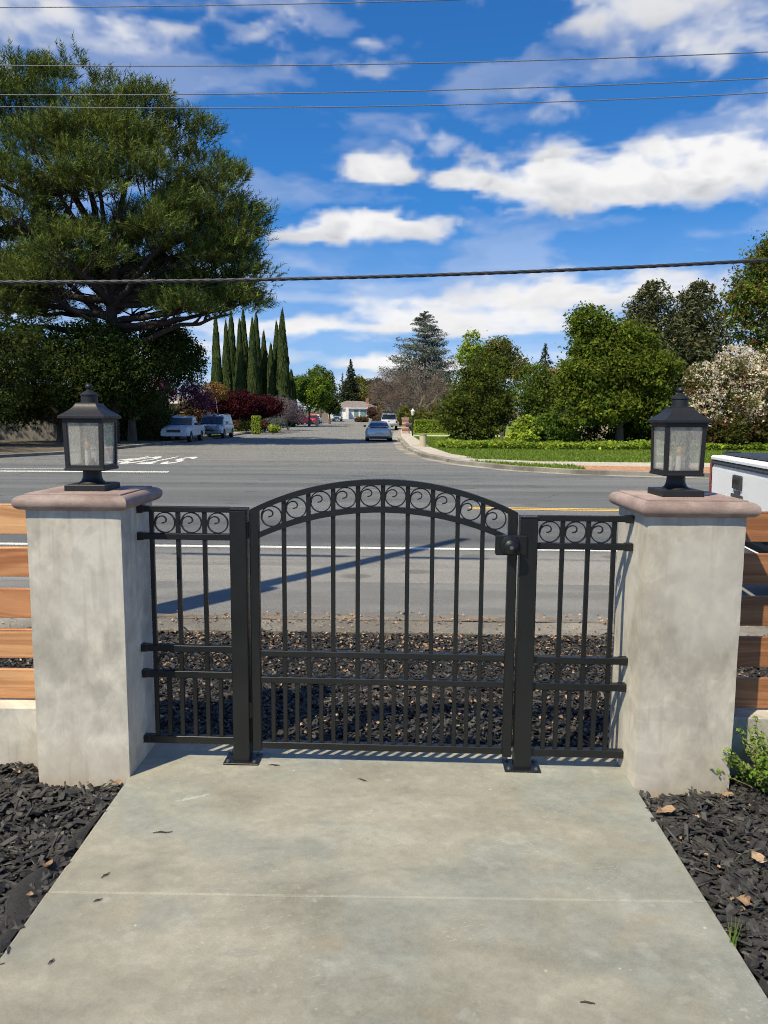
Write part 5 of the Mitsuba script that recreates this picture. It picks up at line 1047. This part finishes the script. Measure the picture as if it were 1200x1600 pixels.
t = thing('boundary_post', 'tan square post by the red cars', 'post'); put('post', box(-9.3, -8.9, 104, 104.4, .2, 1.35, .02), 'post_tan', t); put('cap', box(-9.36, -8.84, 103.94, 104.46, 1.352, 1.42), 'kerb', t)

# ------------------------------------------------------------------ small green shrub at the right pillar
t = thing('small_shrub', 'small light green shrub in mulch beside the right pillar', 'shrub'); r = np.random.default_rng(77); ms, P, Nn, S, C = [], [], [], [], []
for i in range(74):
    a = r.uniform(0, 2 * np.pi); d = np.array([math.cos(a) * .8, math.sin(a) * .6 - .12, r.uniform(.3, 1.7)]); d /= np.linalg.norm(d); L = r.uniform(.14, .36)
    p0 = np.array([1.715, 3.17, -.02]) + r.normal(0, .025, 3) * [1, 1, .2]; p1 = p0 + d * L; ms.append(limb(p0, p1, .0035, .0014, r, .12, 6, 4)); m = int(26 * L / .25)
    for u in np.linspace(.25, 1.0, m):
        for _ in range(2):
            q = p0 + (p1 - p0) * u + r.normal(0, .010, 3); P.append(q); nn = unit(1, r)[0] * .7 + [0, -.3, .8]; Nn.append(nn / np.linalg.norm(nn)); S.append(r.uniform(.016, .025)); C.append(np.array([(.17, .27, .045), (.12, .20, .035), (.22, .32, .06)][r.integers(3)]) * (.62 + .55 * u))
put('stem', join(*ms), 'twig', t); put_cards('foliage', leaf_cards(np.array(P), np.array(Nn), np.array(S), .62, np.array(C), r), t)
P = np.array([1.665, 3.10, .075]) + r.normal(0, .022, (26, 3)); put_cards('dead_leaves', leaf_cards(P, unit(26, r), r.uniform(.02, .032, 26), .55, np.clip(tint(26, [(.55, .42, .24), (.48, .33, .18)], r, .15), 0, .9), r), t); labels[t + '__dead_leaves'] = {'label': 'tan dead leaves on one side of the shrub'}
r = np.random.default_rng(79); v, f = quads(np.array([[1.085, 2.185, -.005]] * 9) + r.normal(0, .006, (9, 3)), np.column_stack([r.normal(.02, .03, 9), r.normal(.03, .03, 9), r.uniform(.03, .09, 9)]), np.full(9, .0025), np.tile([1.0, .2, 0], (9, 1)))
single('grass_tuft', mesh_of(v, f), 'leaves', 'tiny tuft of grass at the right edge of the path', 'grass', color=np.tile([[.16, .26, .05]], (27, 1)))

# ------------------------------------------------------------------ overhead wires
def wire(pts, rad, name, label, m='cable', group='overhead wires', strands=1):
    pts = np.array(pts, float); n = 60; u = np.linspace(0, 1, n); k = np.polyfit([0, .5, 1], pts, 2); P = np.stack([np.polyval(k[:, i], u) for i in range(3)], 1)
    if strands == 1: M = tube(P, rad, 6)
    else:
        u = np.linspace(0, 1, 520); P = np.stack([np.polyval(k[:, i], u) for i in range(3)], 1); L = np.linalg.norm(pts[2] - pts[0]); ph = u * L / 1.1 * 2 * np.pi
        M = join(*[tube(P + np.column_stack([0 * u, np.cos(ph + o), np.sin(ph + o)]) * rad * .42, rad * .66, 7) for o in (0, 2.09, 4.19)])
    single(name, M, m, label, 'wire', group=group, smooth=True)


wire([(-14.68, 25.00, 13.839), (-5.93, 25.00, 13.950), (2.61, 25.00, 14.187)], 0.013, 'overhead_wire', 'thin wire cutting the top left corner of the sky', 'wire_grey', strands=1)
wire([(-15.77, 25.00, 12.243), (-0.10, 25.00, 12.328), (15.51, 25.00, 12.962)], 0.015, 'overhead_wire', 'topmost wire crossing the whole sky', 'wire_grey', strands=1)
wire([(-15.83, 25.00, 11.374), (-0.09, 25.00, 11.533), (15.58, 25.00, 12.210)], 0.015, 'overhead_wire', 'second wire crossing the whole sky', 'wire_grey', strands=1)
wire([(-15.86, 25.00, 11.076), (-0.09, 25.00, 11.105), (15.62, 25.00, 11.822)], 0.014, 'overhead_wire', 'third thin wire crossing the whole sky', 'wire_grey', strands=1)
wire([(-16.25, 25.00, 5.749), (-0.05, 25.00, 6.016), (16.05, 25.00, 6.868)], 0.055, 'overhead_wire', 'thick twisted cable crossing low over the street', 'cable', strands=3)
t = thing('utility_pole', 'leaning wooden utility pole beyond the left fence', 'utility pole')
put('pole', tube([(-3.65, 4.32, -.3), (-3.95, 4.45, 4.0), (-4.28, 4.62, 9.5)], [.15, .135, .11], 12), 'pole', t, smooth=True)
put('riser', tube([(-3.80, 4.22, 2.4), (-3.92, 4.30, 4.9)], [.10, .10], 8), 'pole', t, smooth=True)
for z, y in ((7.45, 4.50), (8.4, 4.56)):
    k = single('near_cable', tube([(-60, y + 3.4, z - .1), (-20, y + .95, z - .2), (-4.15, y, z), (8, y - .7, z - .15), (60, y - 3.6, z)], .018 if z < 8 else .008, 6), 'cable', ['thick cable running over the near roadside', 'thin wire running over the near roadside'][int(z > 8)], 'wire', smooth=True)
put('splice_case', tube([(-6.8, 4.66, 7.40), (-6.7, 4.655, 7.40), (-4.7, 4.535, 7.41), (-4.6, 4.53, 7.41)], [.03, .06, .06, .03], 8), 'cable', 'near_cable', smooth=True); put('splice_case', tube([(-3.95, 4.49, 7.41), (-3.85, 4.485, 7.41), (-3.05, 4.435, 7.40), (-2.95, 4.43, 7.40)], [.03, .06, .06, .03], 8), 'cable', 'near_cable', smooth=True)
